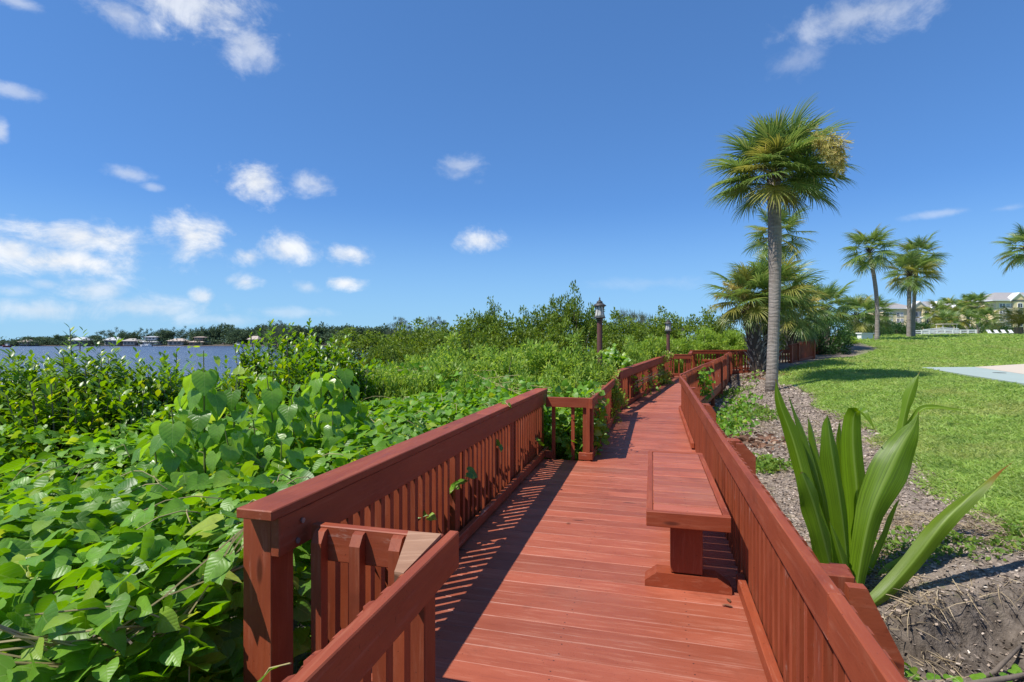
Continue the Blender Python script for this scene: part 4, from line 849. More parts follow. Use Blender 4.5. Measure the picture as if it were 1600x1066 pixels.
draped('weed_bush', 'green weeds growing against the shaded outside of the right railing', [(4.3, 10.6, -.2), (5.0, 12.2, -.25), (6.0, 14.0, -.2), (6.9, 15.6, -.1)], 1100, (.22, .3, .14), .05, .11, M_VINE, .25)
draped('weed_bush', 'dark weeds below the far platform beside the booted palms', [(8.2, 18.5, .0), (9.0, 19.6, .15), (9.6, 20.4, .3)], 300, (.2, .2, .12), .06, .12, M_VINE, .2)
draped('vine_heap', 'vine leaves crowding against the left side of the near end post', [uv(1.15, -1.95, .55), uv(1.35, -1.82, .45), uv(1.6, -1.74, .50), uv(1.95, -1.72, .62)], 170, (.06, .06, .10), .07, .13, M_VINE, .75)
# vines over the middle ground
draped('vine_heap', 'carpet of bright vines climbing over shrubs in the middle of the thicket', [uv(7.5, -1.9, .75), uv(8.5, -3.0, .85), uv(9.2, -4.2, .95), uv(8.6, -5.4, .9)], 2400, (.55, .6, .12), .07, .12, M_VINE, .35)

# ------------------------------------------------------------------ palms
def fan(seed, nl=40, petiole=0.95, blade=1.15, droop=0.45, segs=4, wd=0.034):
    g = np.random.default_rng(seed); V, Q = [], []
    def add(rows):
        k = len(V)
        for a, b, c in rows: V.extend([a, b, c])
        for i in range(len(rows)-1): q = k+3*i; Q.append((q, q+1, q+4, q+3)); Q.append((q+1, q+2, q+5, q+4))
    rows = []
    for i in range(5):
        t = i/4; y = petiole*t; z = -0.06*petiole*t*t; ww = 0.022*(1-.5*t); rows.append(((-ww, y, z+ww*.5), (0, y, z), (ww, y, z+ww*.5)))
    add(rows)
    for j in range(nl):
        s = (j/(nl-1)-.5)*2; th = s*R(128)*(1+g.uniform(-.03, .03)); L = blade*(1.0-0.42*abs(s)**1.6)*g.uniform(.86, 1.08)
        oy = petiole+0.30*blade*(1-abs(s))**1.5; oz = -0.10*(1-abs(s))**1.5
        dx, dy = math.sin(th), math.cos(th); dr_ = droop*g.uniform(.6, 1.5); side = g.uniform(-.05, .05); rows = []
        for i in range(segs+1):
            t = i/segs; ww = wd*blade*(0.35+1.1*t*(1-t)*1.9)*(1-t**3)+0.0015; r = L*t
            x = dx*r*(1-.12*t*t)+side*t*t; y = oy+dy*r*(1-.12*t*t); z = oz+0.16*abs(s)*r*0.6-dr_*L*t**2.2*0.6
            px_, py_ = -dy, dx; rows.append(((x+px_*ww, y+py_*ww, z+ww*.45), (x, y, z-ww*.25), (x-px_*ww, y-py_*ww, z+ww*.45)))
        add(rows)
    V = np.array(V, float); Q = np.array(Q); return V, Q, V[:, :2]*0+.5
FB = {}
def fan_meshes(key, n, mat, **kw):
    if (key, mat.name) not in FB: FB[key, mat.name] = [np_mesh('frond', *(lambda q: (q[0], q[1]))(fan(200+i*7, **kw)), mat) for i in range(n)]
    return FB[key, mat.name]
def frond_mat(p, az_, el_, roll=0.0, s=1.0):
    d = np.array([[math.cos(el_)*math.cos(az_), math.cos(el_)*math.sin(az_), math.sin(el_)]]); upv = np.array([[-math.sin(el_)*math.cos(az_), -math.sin(el_)*math.sin(az_), math.cos(el_)+1e-3]])
    M3 = frames(d, upv)[0]; m = Matrix([list(M3[0]), list(M3[1]), list(M3[2])]).to_4x4() @ Matrix.Rotation(roll, 4, 'Y') @ Matrix.Scale(s, 4); m.translation = Vector(p); return m
def bloom(seed, L, n):
    g = np.random.default_rng(seed); V, Q = [], []
    for i in range(n):
        t = g.random(); p = np.array([0, L*t, -0.25*L*t*t]); d = g.normal(size=3); d[1] += 1.3; d[2] -= .4; d /= np.linalg.norm(d); l = L*g.uniform(.12, .34)*(1.15-t*.6); w_ = np.cross(d, g.normal(size=3)); w_ /= np.linalg.norm(w_)
        k = len(V); e = p+d*l+np.array([0, 0, -.25*l]); m_ = p+d*l*.5; ww = w_*L*.008; V.extend([p-ww, p+ww, m_+ww*1.6, m_-ww*1.6, e+ww*.6, e-ww*.6]); Q.extend([(k, k+1, k+2, k+3), (k+3, k+2, k+4, k+5)])
        for _ in range(3):
            q = p+d*l*g.uniform(.3, 1.0); d2 = d+g.normal(size=3)*.8; d2 /= np.linalg.norm(d2); e = q+d2*l*.35; k = len(V); V.extend([q-ww*.8, q+ww*.8, e+ww*.8, e-ww*.8]); Q.append((k, k+1, k+2, k+3))
    return np_mesh('flower_stalk', np.array(V, float), np.array(Q), M_BLOOM)
BL = [bloom(300+i, 1.0, 150) for i in range(2)]
bt_ = MB(); bt_.add([(-.05, 0, 0), (.05, 0, 0), (.055, .03, .2), (-.055, .03, .2), (-.05, -.03, 0), (.05, -.03, 0), (.05, .0, .2), (-.05, .0, .2), (.10, .11, .42), (.06, .12, .44), (-.10, .11, .42), (-.06, .12, .44)],
    [(0, 1, 2, 3), (4, 7, 6, 5), (0, 3, 7, 4), (1, 5, 6, 2), (6, 7, 3, 2), (2, 6, 8), (6, 9, 8), (2, 8, 9), (2, 9, 6), (7, 3, 10), (3, 11, 10), (7, 10, 11), (7, 11, 3)])
BOOT = bt_.mesh('boot', M_BOOT); bt2 = bt_.mesh('boot', M_BOOTD)
def palm(base, top, crown_s, label, cat_='palm tree', group=None, r0=.17, r1=.15, nf=36, q='mid', bend=(0, 0), boots=0, boot_r=0.0, elmin=-50, flowers=0, yel=0.12, stub=True, droop=.45, flare=1.25, prof=None):
    base = Vector(base); top = Vector(top); t = thing('palm_tree', base, label, cat_, group); pts = []; rad = []; n = 16
    for i in range(n+1):
        a = i/n; p = base.lerp(top, a)+Vector((bend[0], bend[1], 0))*math.sin(math.pi*a); pts.append(p); r = (r0*(1-a)+r1*a)*(1+(flare-1)*math.exp(-a*14))*(1+.03*math.sin(i*2.7))
        if prof: r *= np.interp(a, [x_ for x_, y_ in prof], [y_ for x_, y_ in prof])
        rad.append(r)
    pts[0] = pts[0]-Vector((0, 0, .2)); MB().tube(pts, [k*.9 for k in rad] if boots else rad, 14).build('trunk', M_BOOTD if boots else M_TRUNK, t, True)
    kw = dict(hero=dict(nl=46, segs=5, wd=.021), mid=dict(nl=32, segs=4, wd=.028), low=dict(nl=22, segs=3, wd=.05))[q]
    g = fan_meshes((q, droop), 5, M_PALM, droop=droop, **kw); gy_ = fan_meshes((q, droop), 5, M_PALMY, droop=droop, **kw)
    for i in range(nf):
        a = (i+.5)/nf; el_ = R(86-(86-elmin)*a**0.85)+random.uniform(-.14, .14); azm = i*2.39996+random.uniform(-.25, .25); h = top+Vector((math.cos(azm)*.05, math.sin(azm)*.05, .45*crown_s*(1-a)+.02))
        dead = random.random() < yel*(0.3+1.4*a)
        link('frond', (gy_ if dead else g)[i % 5], t, None, frond_mat(h, azm, el_, random.uniform(-.5, .5), crown_s*random.uniform(.84, 1.1)*(0.8 if a < .12 else 1)))
    if stub:
        for i in range(26): azm = i*2.4; link('boot', bt2, t, None, Matrix.Translation(top+Vector((math.cos(azm)*r1*.75, math.sin(azm)*r1*.75, -.22+.02*i))) @ Matrix.Rotation(azm-math.pi/2, 4, 'Z') @ Matrix.Rotation(-.5, 4, 'X') @ Matrix.Scale(.9*crown_s, 4))
    for i in range(boots):
        a = i/boots; azm = i*2.39996; p = base.lerp(top, a*.97)+Vector((bend[0], bend[1], 0))*math.sin(math.pi*a); rr = r0*(1-a)+r1*a
        link('boot', BOOT, t, None, Matrix.Translation(p+Vector((math.cos(azm)*rr*.96, math.sin(azm)*rr*.96, 0))) @ Matrix.Rotation(azm-math.pi/2, 4, 'Z') @ Matrix.Rotation(random.uniform(-.55, -.25), 4, 'X') @ Matrix.Rotation(random.uniform(-.35, .35), 4, 'Y') @ Matrix.Diagonal((boot_r*.62, boot_r*.8, boot_r*random.uniform(.7, 1.0), 1)))
    for i in range(flowers if isinstance(flowers, int) else 0): link('flower_stalk', BL[i % 2], t, None, frond_mat(top+Vector((0, 0, .25)), random.uniform(0, 6.28), R(random.uniform(5, 40)), 0, 1.25*crown_s))
    if not isinstance(flowers, int):
        for k, (azm, el_, s_) in enumerate(flowers): link('flower_stalk', BL[k % 2], t, None, frond_mat(top+Vector((0, 0, .3)), R(azm), R(el_), 0, s_))
    return t
B = at(1205, 612, 16); T_ = at(1209, 281, 16)
palm((B.x, B.y, gz1(B.x, B.y)), T_, .88, 'tall cabbage palm with smooth grey trunk standing nearest on the mulch bank', r0=.165, r1=.185, nf=64, q='hero', bend=(.07, 0), elmin=-28, flowers=[], yel=.12, flare=1.08, prof=[(0, 1), (.3, .92), (.55, .95), (.72, 1.08), (.8, 1.0), (.9, 1.05), (1, 1.08)])
hp = [o for o in COL.objects if o.name == 'palm_tree'][0]
for k in range(7):
    q = Vector((8.27+.12*k, 14.55+.1*(k % 3), 7.22-.07*(k % 4))); link('flower_stalk', BL[k % 2], hp, None, frond_mat(q, R(-35+14*k), R(-58+7*(k % 3)), 0, .95))
    if k == 0: MB().tube([T_+Vector((0, 0, .3)), T_+Vector((.6, -.4, 1.35)), q+Vector((.2, 0, .1))], [.035, .03, .02], 6).build('flower_stem', M_STEM, hp)
for k in range(8): link('frond', fan_meshes(('hero', .45), 5, M_PALM, droop=.45, nl=46, segs=5, wd=.021)[k % 5], hp, None, frond_mat(T_+Vector((.1, 0, .3)), R(-48+13*k), R(8+17*((k*3) % 5)-22), .2*(k % 3-1), .98))
def p2(px, py, Y, tx, ty): b = at(px, py, Y); t = at(tx, ty, Y); return (b.x, b.y, b.z), t
GRP_B = 'booted palms in a clump by the railing'
b, t = p2(1186, 580, 20.6, 1170, 477); palm(b, t, .76, 'left of the two thick booted palms beside the platform railing', group=GRP_B, r0=.30, r1=.30, nf=44, boots=80, boot_r=.95, elmin=-38, flowers=[(200, 35, 1.2), (190, 15, 1.3)], yel=.22, droop=.6, stub=False, flare=1.2)
b, t = p2(1200, 576, 21.2, 1208, 466); palm(b, t, .86, 'right of the two thick booted palms, just behind the smooth palm trunk', group=GRP_B, r0=.31, r1=.30, nf=44, boots=80, boot_r=.95, elmin=-38, yel=.2, droop=.6, stub=False, flare=1.2)
b, t = p2(1238, 545, 24.5, 1238, 492); palm(b, t, .80, 'booted palm right of the smooth trunk with drooping crown over the orange railing', group=GRP_B, r0=.26, r1=.26, nf=40, boots=50, boot_r=.9, elmin=-42, flowers=[(250, 35, 1.3), (300, 30, 1.2)], yel=.25, droop=.6, stub=False)
b, t = p2(1225, 545, 27, 1224, 500); palm(b, t, .9, 'short palm half hidden behind the booted palm clump', r0=.2, r1=.2, nf=30, boots=30, boot_r=.8, elmin=-60, yel=.2, droop=.7, stub=False)
b, t = p2(1212, 548, 31, 1214, 372); palm(b, t, .92, 'slender palm whose crown shows behind the nearest palm trunk', r0=.15, r1=.15, nf=30, elmin=-55, yel=.12)
b, t = p2(1290, 545, 30, 1290, 488); palm(b, t, .85, 'leafy palm with crown down to the dark shrub left of the lawn', r0=.2, r1=.2, nf=34, elmin=-40, yel=.05, droop=.5)
b, t = p2(1340, 535, 44, 1338, 497); palm(b, t, 1.0, 'low bushy palm left of the leaning palm', r0=.22, r1=.2, nf=36, elmin=-65, yel=.25, droop=.7)
b, t = p2(1372, 533, 46, 1369, 494); palm(b, t, .85, 'low bushy palm behind the leaning palm trunk', r0=.22, r1=.2, nf=36, elmin=-65, yel=.15, droop=.6)
GT = 'tall slim palms on the lawn crest'
b, t = p2(1370, 534, 36, 1359, 396); palm(b, t, .90, 'tall slim palm leaning left beside the white wall on the lawn', group=GT, r0=.135, r1=.12, nf=34, elmin=-48, yel=.10, bend=(.22, 0))
b, t = p2(1420, 532, 40, 1421, 432); palm(b, t, .95, 'shorter front palm of the pair on the lawn crest', group=GT, r0=.15, r1=.135, nf=38, elmin=-48, yel=.14)
b, t = p2(1427, 530, 42, 1434, 405); palm(b, t, .92, 'taller rear palm of the pair on the lawn crest', group=GT, r0=.13, r1=.125, nf=34, elmin=-48, yel=.30, bend=(-.1, 0))
b, t = p2(1650, 525, 40, 1604, 392); palm(b, t, .95, 'palm leaning in at the right edge of the frame', r0=.18, r1=.17, nf=36, elmin=-50, yel=.08, bend=(.6, 0))
GP = 'palms before the yellow buildings'
for (px, tx, ty, Y, s, lb, ye) in [(1462, 1466, 492, 72, 1.15, 'yellowing palm leftmost before the yellow building', .4), (1485, 1484, 483, 78, 1.15, 'palm before the middle of the long yellow building', .3), (1505, 1500, 500, 70, 1.1, 'low palm with brown fronds beside the flat canopy', .5), (1528, 1527, 480, 84, 1.35, 'large dense palm at the right end of the long yellow building', .2), (1512, 1513, 478, 86, 1.1, 'palm just left of the large dense palm', .3), (1478, 1479, 505, 68, 1.0, 'lowest palm behind the white picket fence', .4), (1545, 1543, 500, 80, 1.1, 'palm between the two yellow buildings', .15)]:
    b, t = p2(px, 526, Y, tx, ty); palm(b, t, s*.88, lb, group=GP, r0=.2, r1=.18, nf=26, q='low', elmin=-62, yel=ye, droop=.6, stub=False)
# feather palm (sago like) at the right edge
def feather(seed, L=1.9, n=26):
    g = np.random.default_rng(seed); V, Q = [], []
    def spine(t): return np.array([0, L*t*(1-.12*t), .35*L*t-.62*L*t*t])
    for i in range(8):
        t = i/7; p = spine(t); V.extend([p-[.012, 0, 0], p+[.012, 0, 0]])
        if i: k = len(V); Q.append((k-4, k-3, k-1, k-2))
    for i in range(n):
        t = .12+.86*i/(n-1); p = spine(t); l = L*.26*math.sin(math.pi*(t*.85+.1))
        for s in (-1, 1): k = len(V); V.extend([p, p+np.array([s*l*.5, l*.22+.014, .05*l]), p+np.array([s*l, l*.5, -.14*l]), p+np.array([s*l*.5, l*.22-.014, .05*l])]); Q.append((k, k+1, k+2, k+3))
    return np_mesh('frond', np.array(V, float), np.array(Q), M_SAGO)
FE = [feather(400+i) for i in range(3)]
b = at(1592, 524, 46); t = thing('feather_palm', b, 'low wide feather palm at the right edge before the yellow tower', 'palm tree')
MB().tube([b-Vector((0, 0, .3)), b+Vector((0, 0, .7))], [.35, .3], 10).build('trunk', M_BARK, t)
for i in range(46): a = (i+.5)/46; link('frond', FE[i % 3], t, None, frond_mat(b+Vector((0, 0, .75)), i*2.4, R(70-75*a), 0, 1.35*random.uniform(.85, 1.1)))

# trees behind the lawn
for (px, py, Y, wd, lb) in [(1292, 497, 28.5, 78, 'dark glossy shrub under the leafy palm left of the lawn'), (1275, 512, 32, 50, 'dark shrub beside the shaded railing'), (1400, 503, 70, 70, 'dark rounded tree left of the palm pair'), (1440, 503, 78, 90, 'dark spreading tree behind the palm pair'), (1365, 508, 62, 60, 'dark tree behind the leaning palm'), (1480, 508, 90, 60, 'dark tree below the long yellow building'), (1325, 520, 40, 60, 'dull green shrub left of the white wall'), (1560, 505, 110, 60, 'dark tree at the foot of the yellow tower'), (1250, 505, 40, 70, 'dark tree behind the palm clump'), (1525, 508, 95, 60, 'dark tree under the large dense palm')]:
    tree(DK, None, 0, lb, (px, py), Y, wd, 'tree', 'dark trees behind the lawn', z0=(0.3 if Y < 45 else 1.2), name='leafy_tree')
for i, (px, py, Y, wd, lb) in enumerate([(1310, 526, 34, 70, 'yellow green hedge bush left of the white wall'), (1340, 527, 40, 50, 'yellow green hedge bush before the low bushy palm'), (1400, 523, 52, 50, 'yellow green hedge bush right of the white wall'), (1435, 523, 54, 40, 'yellow green hedge bush before the dark trees'), (1465, 521, 60, 30, 'small bush behind the white picket fence'), (1545, 520, 64, 46, 'light green bush between fence and loungers'), (1560, 520, 60, 24, 'small bush beside the white loungers')]):
    tree(BW, i % 3, 0, lb, (px, py), Y, wd, 'bush', 'hedge bushes along the lawn crest', z0=(0.6 if Y < 45 else 1.5), name='hedge_bush')

# ------------------------------------------------------------------ things on the lawn crest
M_WHITE = simple('white_paint', (0.80, 0.79, 0.76), 0.5, var=0.04); M_TAN = simple('tan_canvas', (0.55, 0.47, 0.36), 0.8, var=.1); M_RUST = simple('dark_red_body', (0.16, 0.03, 0.025), 0.5)
b = at(1343, 536, 37); t = thing('low_wall', b, 'short white wall beside the leaning palm on the lawn', 'wall'); z = gz1(b.x, b.y)
MB().box((b.x+.55, b.y+.25, z+.13), (1.25, .3, .62), R(24)).build('block', M_WHITE, t)
MB().box((b.x+.55, b.y+.25, z+.475), (1.4, .42, .07), R(24.5)).build('coping', M_WHITE, t)
b = at(1428, 530, 56); t = thing('picket_fence', b, 'white open railed fence on the lawn crest behind the palm pair', 'fence')
for k in range(9):
    a = k/8; q = at(1428+97*a, 530-5*a, 56); q.z = gz1(q.x, q.y)
    beam('post', t, q+Vector((0, 0, -.2)), q+Vector((0, 0, .62)), .12, .12, (1, 0, 0), M_WHITE)
    if k:
        for zz in (.15, .36, .57): beam('rail', t, pq+Vector((0, 0, zz)), q+Vector((0, 0, zz)), .05, .12, (0, 0, 1), M_WHITE)
    pq = q
q0 = at(1472, 527, 57); t = thing('ramp_panel', q0, 'white slanting railing panel in the middle of the lawn crest fence', 'panel'); z = gz1(q0.x, q0.y)
for k in range(5): beam('bar', t, (q0.x-2, q0.y, z+.1+.14*k), (q0.x, q0.y, z+.3+.14*k), .05, .09, (0, 0, 1), M_WHITE); beam('bar', t, (q0.x, q0.y, z+.3+.14*k), (q0.x+1.8, q0.y, z+.2+.14*k), .05, .09, (0, 0, 1), M_WHITE)
q0 = at(1479, 526, 66); z = gz1(q0.x, q0.y); t = thing('golf_cart', (q0.x, q0.y, z), 'golf cart with flat tan roof and dark red body behind the white fence', 'golf cart')
for nm, bb, m_ in (('roof', MB().box((0, 0, 1.62), (1.9, 1.2, .10)), M_TAN), ('body', MB().box((.1, 0, .55), (2.3, 1.15, .4)).box((-.9, 0, .85), (.5, 1.1, .35)), M_RUST), ('seat', MB().box((.2, 0, .85), (.6, 1.1, .16)).box((.5, 0, 1.1), (.12, 1.1, .4)), M_TAN)): bb.build(nm, m_).parent = t
for sx_ in (-1, 1):
    for sy in (-1, 1):
        MB().tube([(sx_*.85, sy*.5, .7), (sx_*.85, sy*.5, 1.6)], .03, 6).build('roof_post', M_WHITE).parent = t
        MB().tube([(sx_*.85, sy*.5, .24), (sx_*.85, sy*.62, .24)], .24, 12).build('wheel', M_HOLE).parent = t
q0 = at(1552, 524.5, 52); t0 = None
for k in range(5):
    x = q0.x+k*.72; z = gz1(x, q0.y); t = thing('lounge_chair', (x, q0.y, z), ['white lounge chair leftmost before the feather palm', 'second white lounge chair from the left before the feather palm', 'middle white lounge chair before the feather palm', 'fourth white lounge chair from the left before the feather palm', 'white lounge chair nearest the feather palm'][k], 'lounge chair', 'white lounge chairs on the lawn crest')
    t.scale = (.6, .6, .6)
    for nm, bb in (('seat', MB().box((0, 0, .32), (.62, 1.3, .07))), ('backrest', MB().prism([Vector((-.31, .62, .34)), Vector((.31, .62, .34)), Vector((.31, 1.05, .85)), Vector((-.31, 1.05, .85))], Vector((0, -.05, .03))))): bb.build(nm, M_WHITE).parent = t
    for a in (-.27, .27):
        for c in (-.55, .55): MB().box((a, c, .14), (.06, .06, .29)).build('leg', M_WHITE).parent = t

# ------------------------------------------------------------------ buildings
M_YEL = simple('yellow_stucco', (0.80, 0.66, 0.38), 0.85, var=.05, scale=.3); M_ROOF = simple('grey_tile_roof', (0.33, 0.31, 0.30), 0.8, var=.15, scale=.8); M_WIN = simple('dark_window_glass', (0.05, 0.06, 0.075), 0.15, var=.2, spec=.6); M_SHADE = simple('blinded_window', (0.36, 0.38, 0.38), 0.3, var=.1)
def block(t, x0, x1, y0, y1, z0, z1): MB().box(((x0+x1)/2, (y0+y1)/2, (z0+z1)/2), (x1-x0, y1-y0, z1-z0)).build('wall', M_YEL, t)
_wm = {}
def window(t, x, y, z, wd, h, side='y', dark=True, arch=False):
    key = (wd, h, side, dark, arch)
    if key not in _wm:
        f = MB(); g = MB(); e = .16
        S_ = (lambda a, b, c: (a, b, c)) if side == 'y' else (lambda a, b, c: (b, a, c))
        for (cx, cz, sx_, sz) in ((-wd/2-e/2, 0, e, h+2*e), (wd/2+e/2, 0, e, h+2*e), (0, h/2+e/2, wd, e), (0, -h/2-e/2, wd, e), (0, 0, .09, h)): f.box(S_(cx, -.02, cz), S_(sx_, .22, sz))
        g.box(S_(0, .02, 0), S_(wd, .12, h))
        if arch: f.box(S_(0, -.05, h/2+e+.2), S_(wd*.7, .2, .35))
        _wm[key] = (f.mesh('window', M_WHITE), g.mesh('pane', M_WIN if dark else M_SHADE))
    f, g = _wm[key]; o = link('window', f, t, None, Matrix.Translation((x, y, z))); p = bpy.data.objects.new('pane', g); COL.objects.link(p); p.parent = o
def hip(t, x0, x1, y0, y1, z, h, ov=1.0):
    x0 -= ov; x1 += ov; y0 -= ov; y1 += ov; k = min(x1-x0, y1-y0)/2
    b = MB(); vs = [(x0, y0, z), (x1, y0, z), (x1, y1, z), (x0, y1, z)]
    if (x1-x0) > (y1-y0): vs += [(x0+k, (y0+y1)/2, z+h), (x1-k, (y0+y1)/2, z+h)]; fs = [(0, 1, 5, 4), (1, 2, 5), (2, 3, 4, 5), (3, 0, 4), (3, 2, 1, 0)]
    else: vs += [((x0+x1)/2, y0+k, z+h), ((x0+x1)/2, y1-k, z+h)]; fs = [(0, 1, 4), (1, 2, 5, 4), (2, 3, 5), (3, 0, 4, 5), (3, 2, 1, 0)]
    b.add(vs, fs); o = b.build('roof', M_ROOF, t)
    c = MB(); c.box(((x0+x1)/2, (y0+y1)/2, z-.26), (x1-x0, y1-y0, .5)); c.build('eaves', M_WHITE, t)
def gable(t, x, y, z, wd, h, dp=4):
    MB().prism([Vector((x-wd/2, y, z)), Vector((x+wd/2, y, z)), Vector((x, y, z+h))], Vector((0, dp, 0))).build('gable', M_YEL, t)
    for s in (-1, 1): MB().prism([Vector((x+s*(wd/2+.5), y-.4, z-.3)), Vector((x+s*(wd/2+.5), y-.4, z+.2)), Vector((x, y-.4, z+h+.45)), Vector((x, y-.4, z+h-.1))], Vector((0, dp, 0))).build('gable_trim', M_WHITE, t)
Y1 = 300.0; t = thing('apartment_building', at(1460, 530, Y1), 'long pale yellow apartment building with gabled roof behind dark trees', 'building')
X = lambda px, Y: (px-800)/F*Y
block(t, X(1386, Y1), X(1437, Y1), Y1+3, Y1+16, -1, 20.2); block(t, X(1437, Y1), X(1548, Y1), Y1, Y1+16, -1, 20.0); hip(t, X(1386, Y1), X(1437, Y1), Y1+3, Y1+16, 20.7, 3.2); hip(t, X(1437, Y1), X(1548, Y1), Y1, Y1+16, 20.6, 4.2)
for px in (1434, 1466, 1500, 1530): gable(t, X(px, Y1), Y1-1.4, 20.4, 9, 3.6)
for k, px in enumerate((1392, 1398, 1409, 1415, 1428)):
    for z in (17, 13.6, 10.2, 6.8): window(t, X(px, Y1), Y1+3-.1, z, 1.3, 1.9, 'y', k % 2 == 0)
for k, px in enumerate((1431, 1437, 1447, 1455, 1461, 1471, 1478, 1490, 1497, 1506, 1513, 1522, 1530, 1538)):
    for z in (17, 13.4, 9.8): window(t, X(px, Y1), Y1-.1, z, 1.7, 2.4, 'y', k % 3 != 1)
for px in (1440, 1451, 1466, 1484, 1501, 1518, 1534): MB().box((X(px, Y1), Y1-1.2, 9.5), (1.1, 1.1, 21)).build('pillar', M_YEL, t)
for z in (15.2, 11.6, 8): MB().box(((X(1437, Y1)+X(1548, Y1))/2, Y1-1.0, z), (X(1548, Y1)-X(1437, Y1), 1.8, .55)).build('balcony', M_WHITE, t)
Y2 = 265.0; x0, x1 = X(1556, Y2), X(1680, Y2); t = thing('apartment_building', at(1580, 530, Y2), 'tall yellow apartment tower at the right edge with rows of windows', 'building')
block(t, x0, x1, Y2, Y2+20, -1, 21.6); block(t, x0-2.2, x0+.1, Y2+4, Y2+19, -1, 20.5); hip(t, x0-1.5, x1, Y2, Y2+20, 22.3, 4.6, 1.2); gable(t, X(1589, Y2), Y2-1.2, 21.9, 8, 3.6); gable(t, X(1612, Y2), Y2-1.2, 21.9, 8, 3.6)
MB().box((X(1590, Y2), Y2-.5, 10.2), (5.6, 1.0, 22.6)).build('bay', M_YEL, t)
for r_, z in enumerate((19.4, 16.3, 13.2, 10.1, 7.0, 3.9)):
    for k, (px, wd, dk) in enumerate(((1563.5, 1.1, True), (1568, 1.1, True), (1574.5, 1.7, False), (1581, 1.5, False), (1590.5, 2.2, True), (1600, 1.6, True), (1608, 1.6, False))):
        window(t, X(px, Y2), Y2-(1.1 if k == 4 else .1), z, wd, 1.9, 'y', dk, k == 4)
    for yy in (Y2+7, Y2+13): window(t, x0-2.3, yy, z-.6, 1.6, 1.8, 'x', True)
    MB().box((X(1577, Y2), Y2-.35, z-1.5), (5.4, .7, .35)).build('sill_band', M_WHITE, t)

# ------------------------------------------------------------------ far shore
FARC = [crown(140+i, 1.0, 1.0, 1.2, 80, 50, 0.15, M_FAR, 0.0, 0.24, trunk=False) for i in range(4)]
FARP = [crown(150+i, 1.0, 1.0, 1.3, 45, 45, 0.15, M_FAR, 0.05, 0.17, up=1.4, tw=.16, trunk=False) for i in range(2)]
SY = lambda x: 420+x*0.10
def fartree(px, py, dY, wd, kind, lb, nm='shore_tree'):
    Y = 430+dY; Y = SY((px-800)/F*Y)+10+dY; p = at(px, py, Y); zb = -1.2; rr = wd/F*Y/2
    place(nm, *kind[random.randrange(len(kind))], (p.x, p.y, zb), random.uniform(0, 6), (rr, rr, (p.z-zb)/1.28), lb, 'tree', 'trees on the far shore')
ft = [(12, 533, 30), (55, 525, 36), (75, 527, 30), (30, 530, 28), (100, 522, 26), (88, 531, 26), (145, 524, 22), (165, 517, 26), (182, 515, 26), (200, 518, 24), (222, 514, 16), (240, 517, 22), (258, 513, 22), (276, 515, 24), (292, 513, 18), (310, 512, 24), (328, 511, 24), (350, 506, 34), (372, 514, 30), (395, 511, 36), (420, 505, 44), (450, 508, 44), (480, 508, 48), (510, 508, 50), (540, 507, 48), (570, 509, 48), (600, 509, 44), (640, 516, 44), (690, 516, 44), (735, 516, 44), (-30, 530, 50), (-90, 530, 60)]
fl = ['far shore tree left of the small tan house', 'far shore tree right above the small tan house', 'rounded far shore tree second right of the small tan house', 'far shore tree directly behind the small tan house', 'high rounded tree left of the white roofed house', 'low tree beside the white roofed house, on its left', 'tree behind the right end of the white roofed house', 'first feathery tree left of the grey roofed house', 'tallest feathery tree over the grey roofed house', 'feathery tree behind the pinkish house', 'slim pointed tree left above the white villa', 'tree behind the middle of the white villa', 'feathery tree right above the white villa', 'feathery tree between the white villa and the brown house', 'slim feathery tree left above the brown house', 'tree behind the brown house', 'tree right above the brown house', 'tall tree between the brown house and the grey shore pine', 'tree left of the tan roofed house at the right end', 'tree behind the tan roofed house at the right end', 'far tree just left of the grey shore pine tip', 'far tree just right of the grey shore pine tip', 'far tree left above the round island mangrove', 'far tree behind the left edge of the round island mangrove', 'far tree behind the top of the round island mangrove', 'far tree behind the right edge of the round island mangrove', 'far tree behind the grey feathery pine by the island mangrove', 'far tree showing in the gap of water between mangroves', 'far tree behind the thin grey pines', 'far tree behind the first high mangrove crown', 'far shore tree at the very left edge of the frame', 'far shore tree beyond the left edge of the frame']
for i, (px, py, wd) in enumerate(ft):
    fartree(px, py, 10+(i % 3)*8, wd*1.25, FARP if 165 <= px <= 300 and i % 3 else FARC, fl[i], 'shore_tree')
g = np.random.default_rng(9); parts = []
for i in range(260):
    px = -160+i*3.7; Y = SY((px-800)/F*430)+g.uniform(6, 26); hgt = g.uniform(2.5, 6.0) if px < 400 else g.uniform(5, 9)
    n = 34; D = rdir(n, -.4, 1); P = np.stack([(px-800)/F*Y+g.normal(size=n)*2.0, Y+g.normal(size=n)*1.5, -1.0+g.random(n)*hgt], -1)
    parts.append(inst(DIA, frames(D, rdir(n, .1, 1)), g.uniform(.8, 2.0, n), P))
tag(link('far_woodland', leaf_mesh('far_woodland', parts, M_FAR)), 'dark green scrub along the far shore of the lagoon', 'woodland', kind='stuff')
M_WALLP = simple('pale_house_wall', (0.40, 0.36, 0.32), 0.8, var=.06); M_ROOFW = simple('white_metal_roof', (0.52, 0.52, 0.52), 0.5, var=.05); M_ROOFT = simple('tan_roof', (0.46, 0.38, 0.32), 0.8, var=.1); M_BROWN = simple('brown_house_wall', (0.27, 0.2, 0.16), 0.8, var=.1)
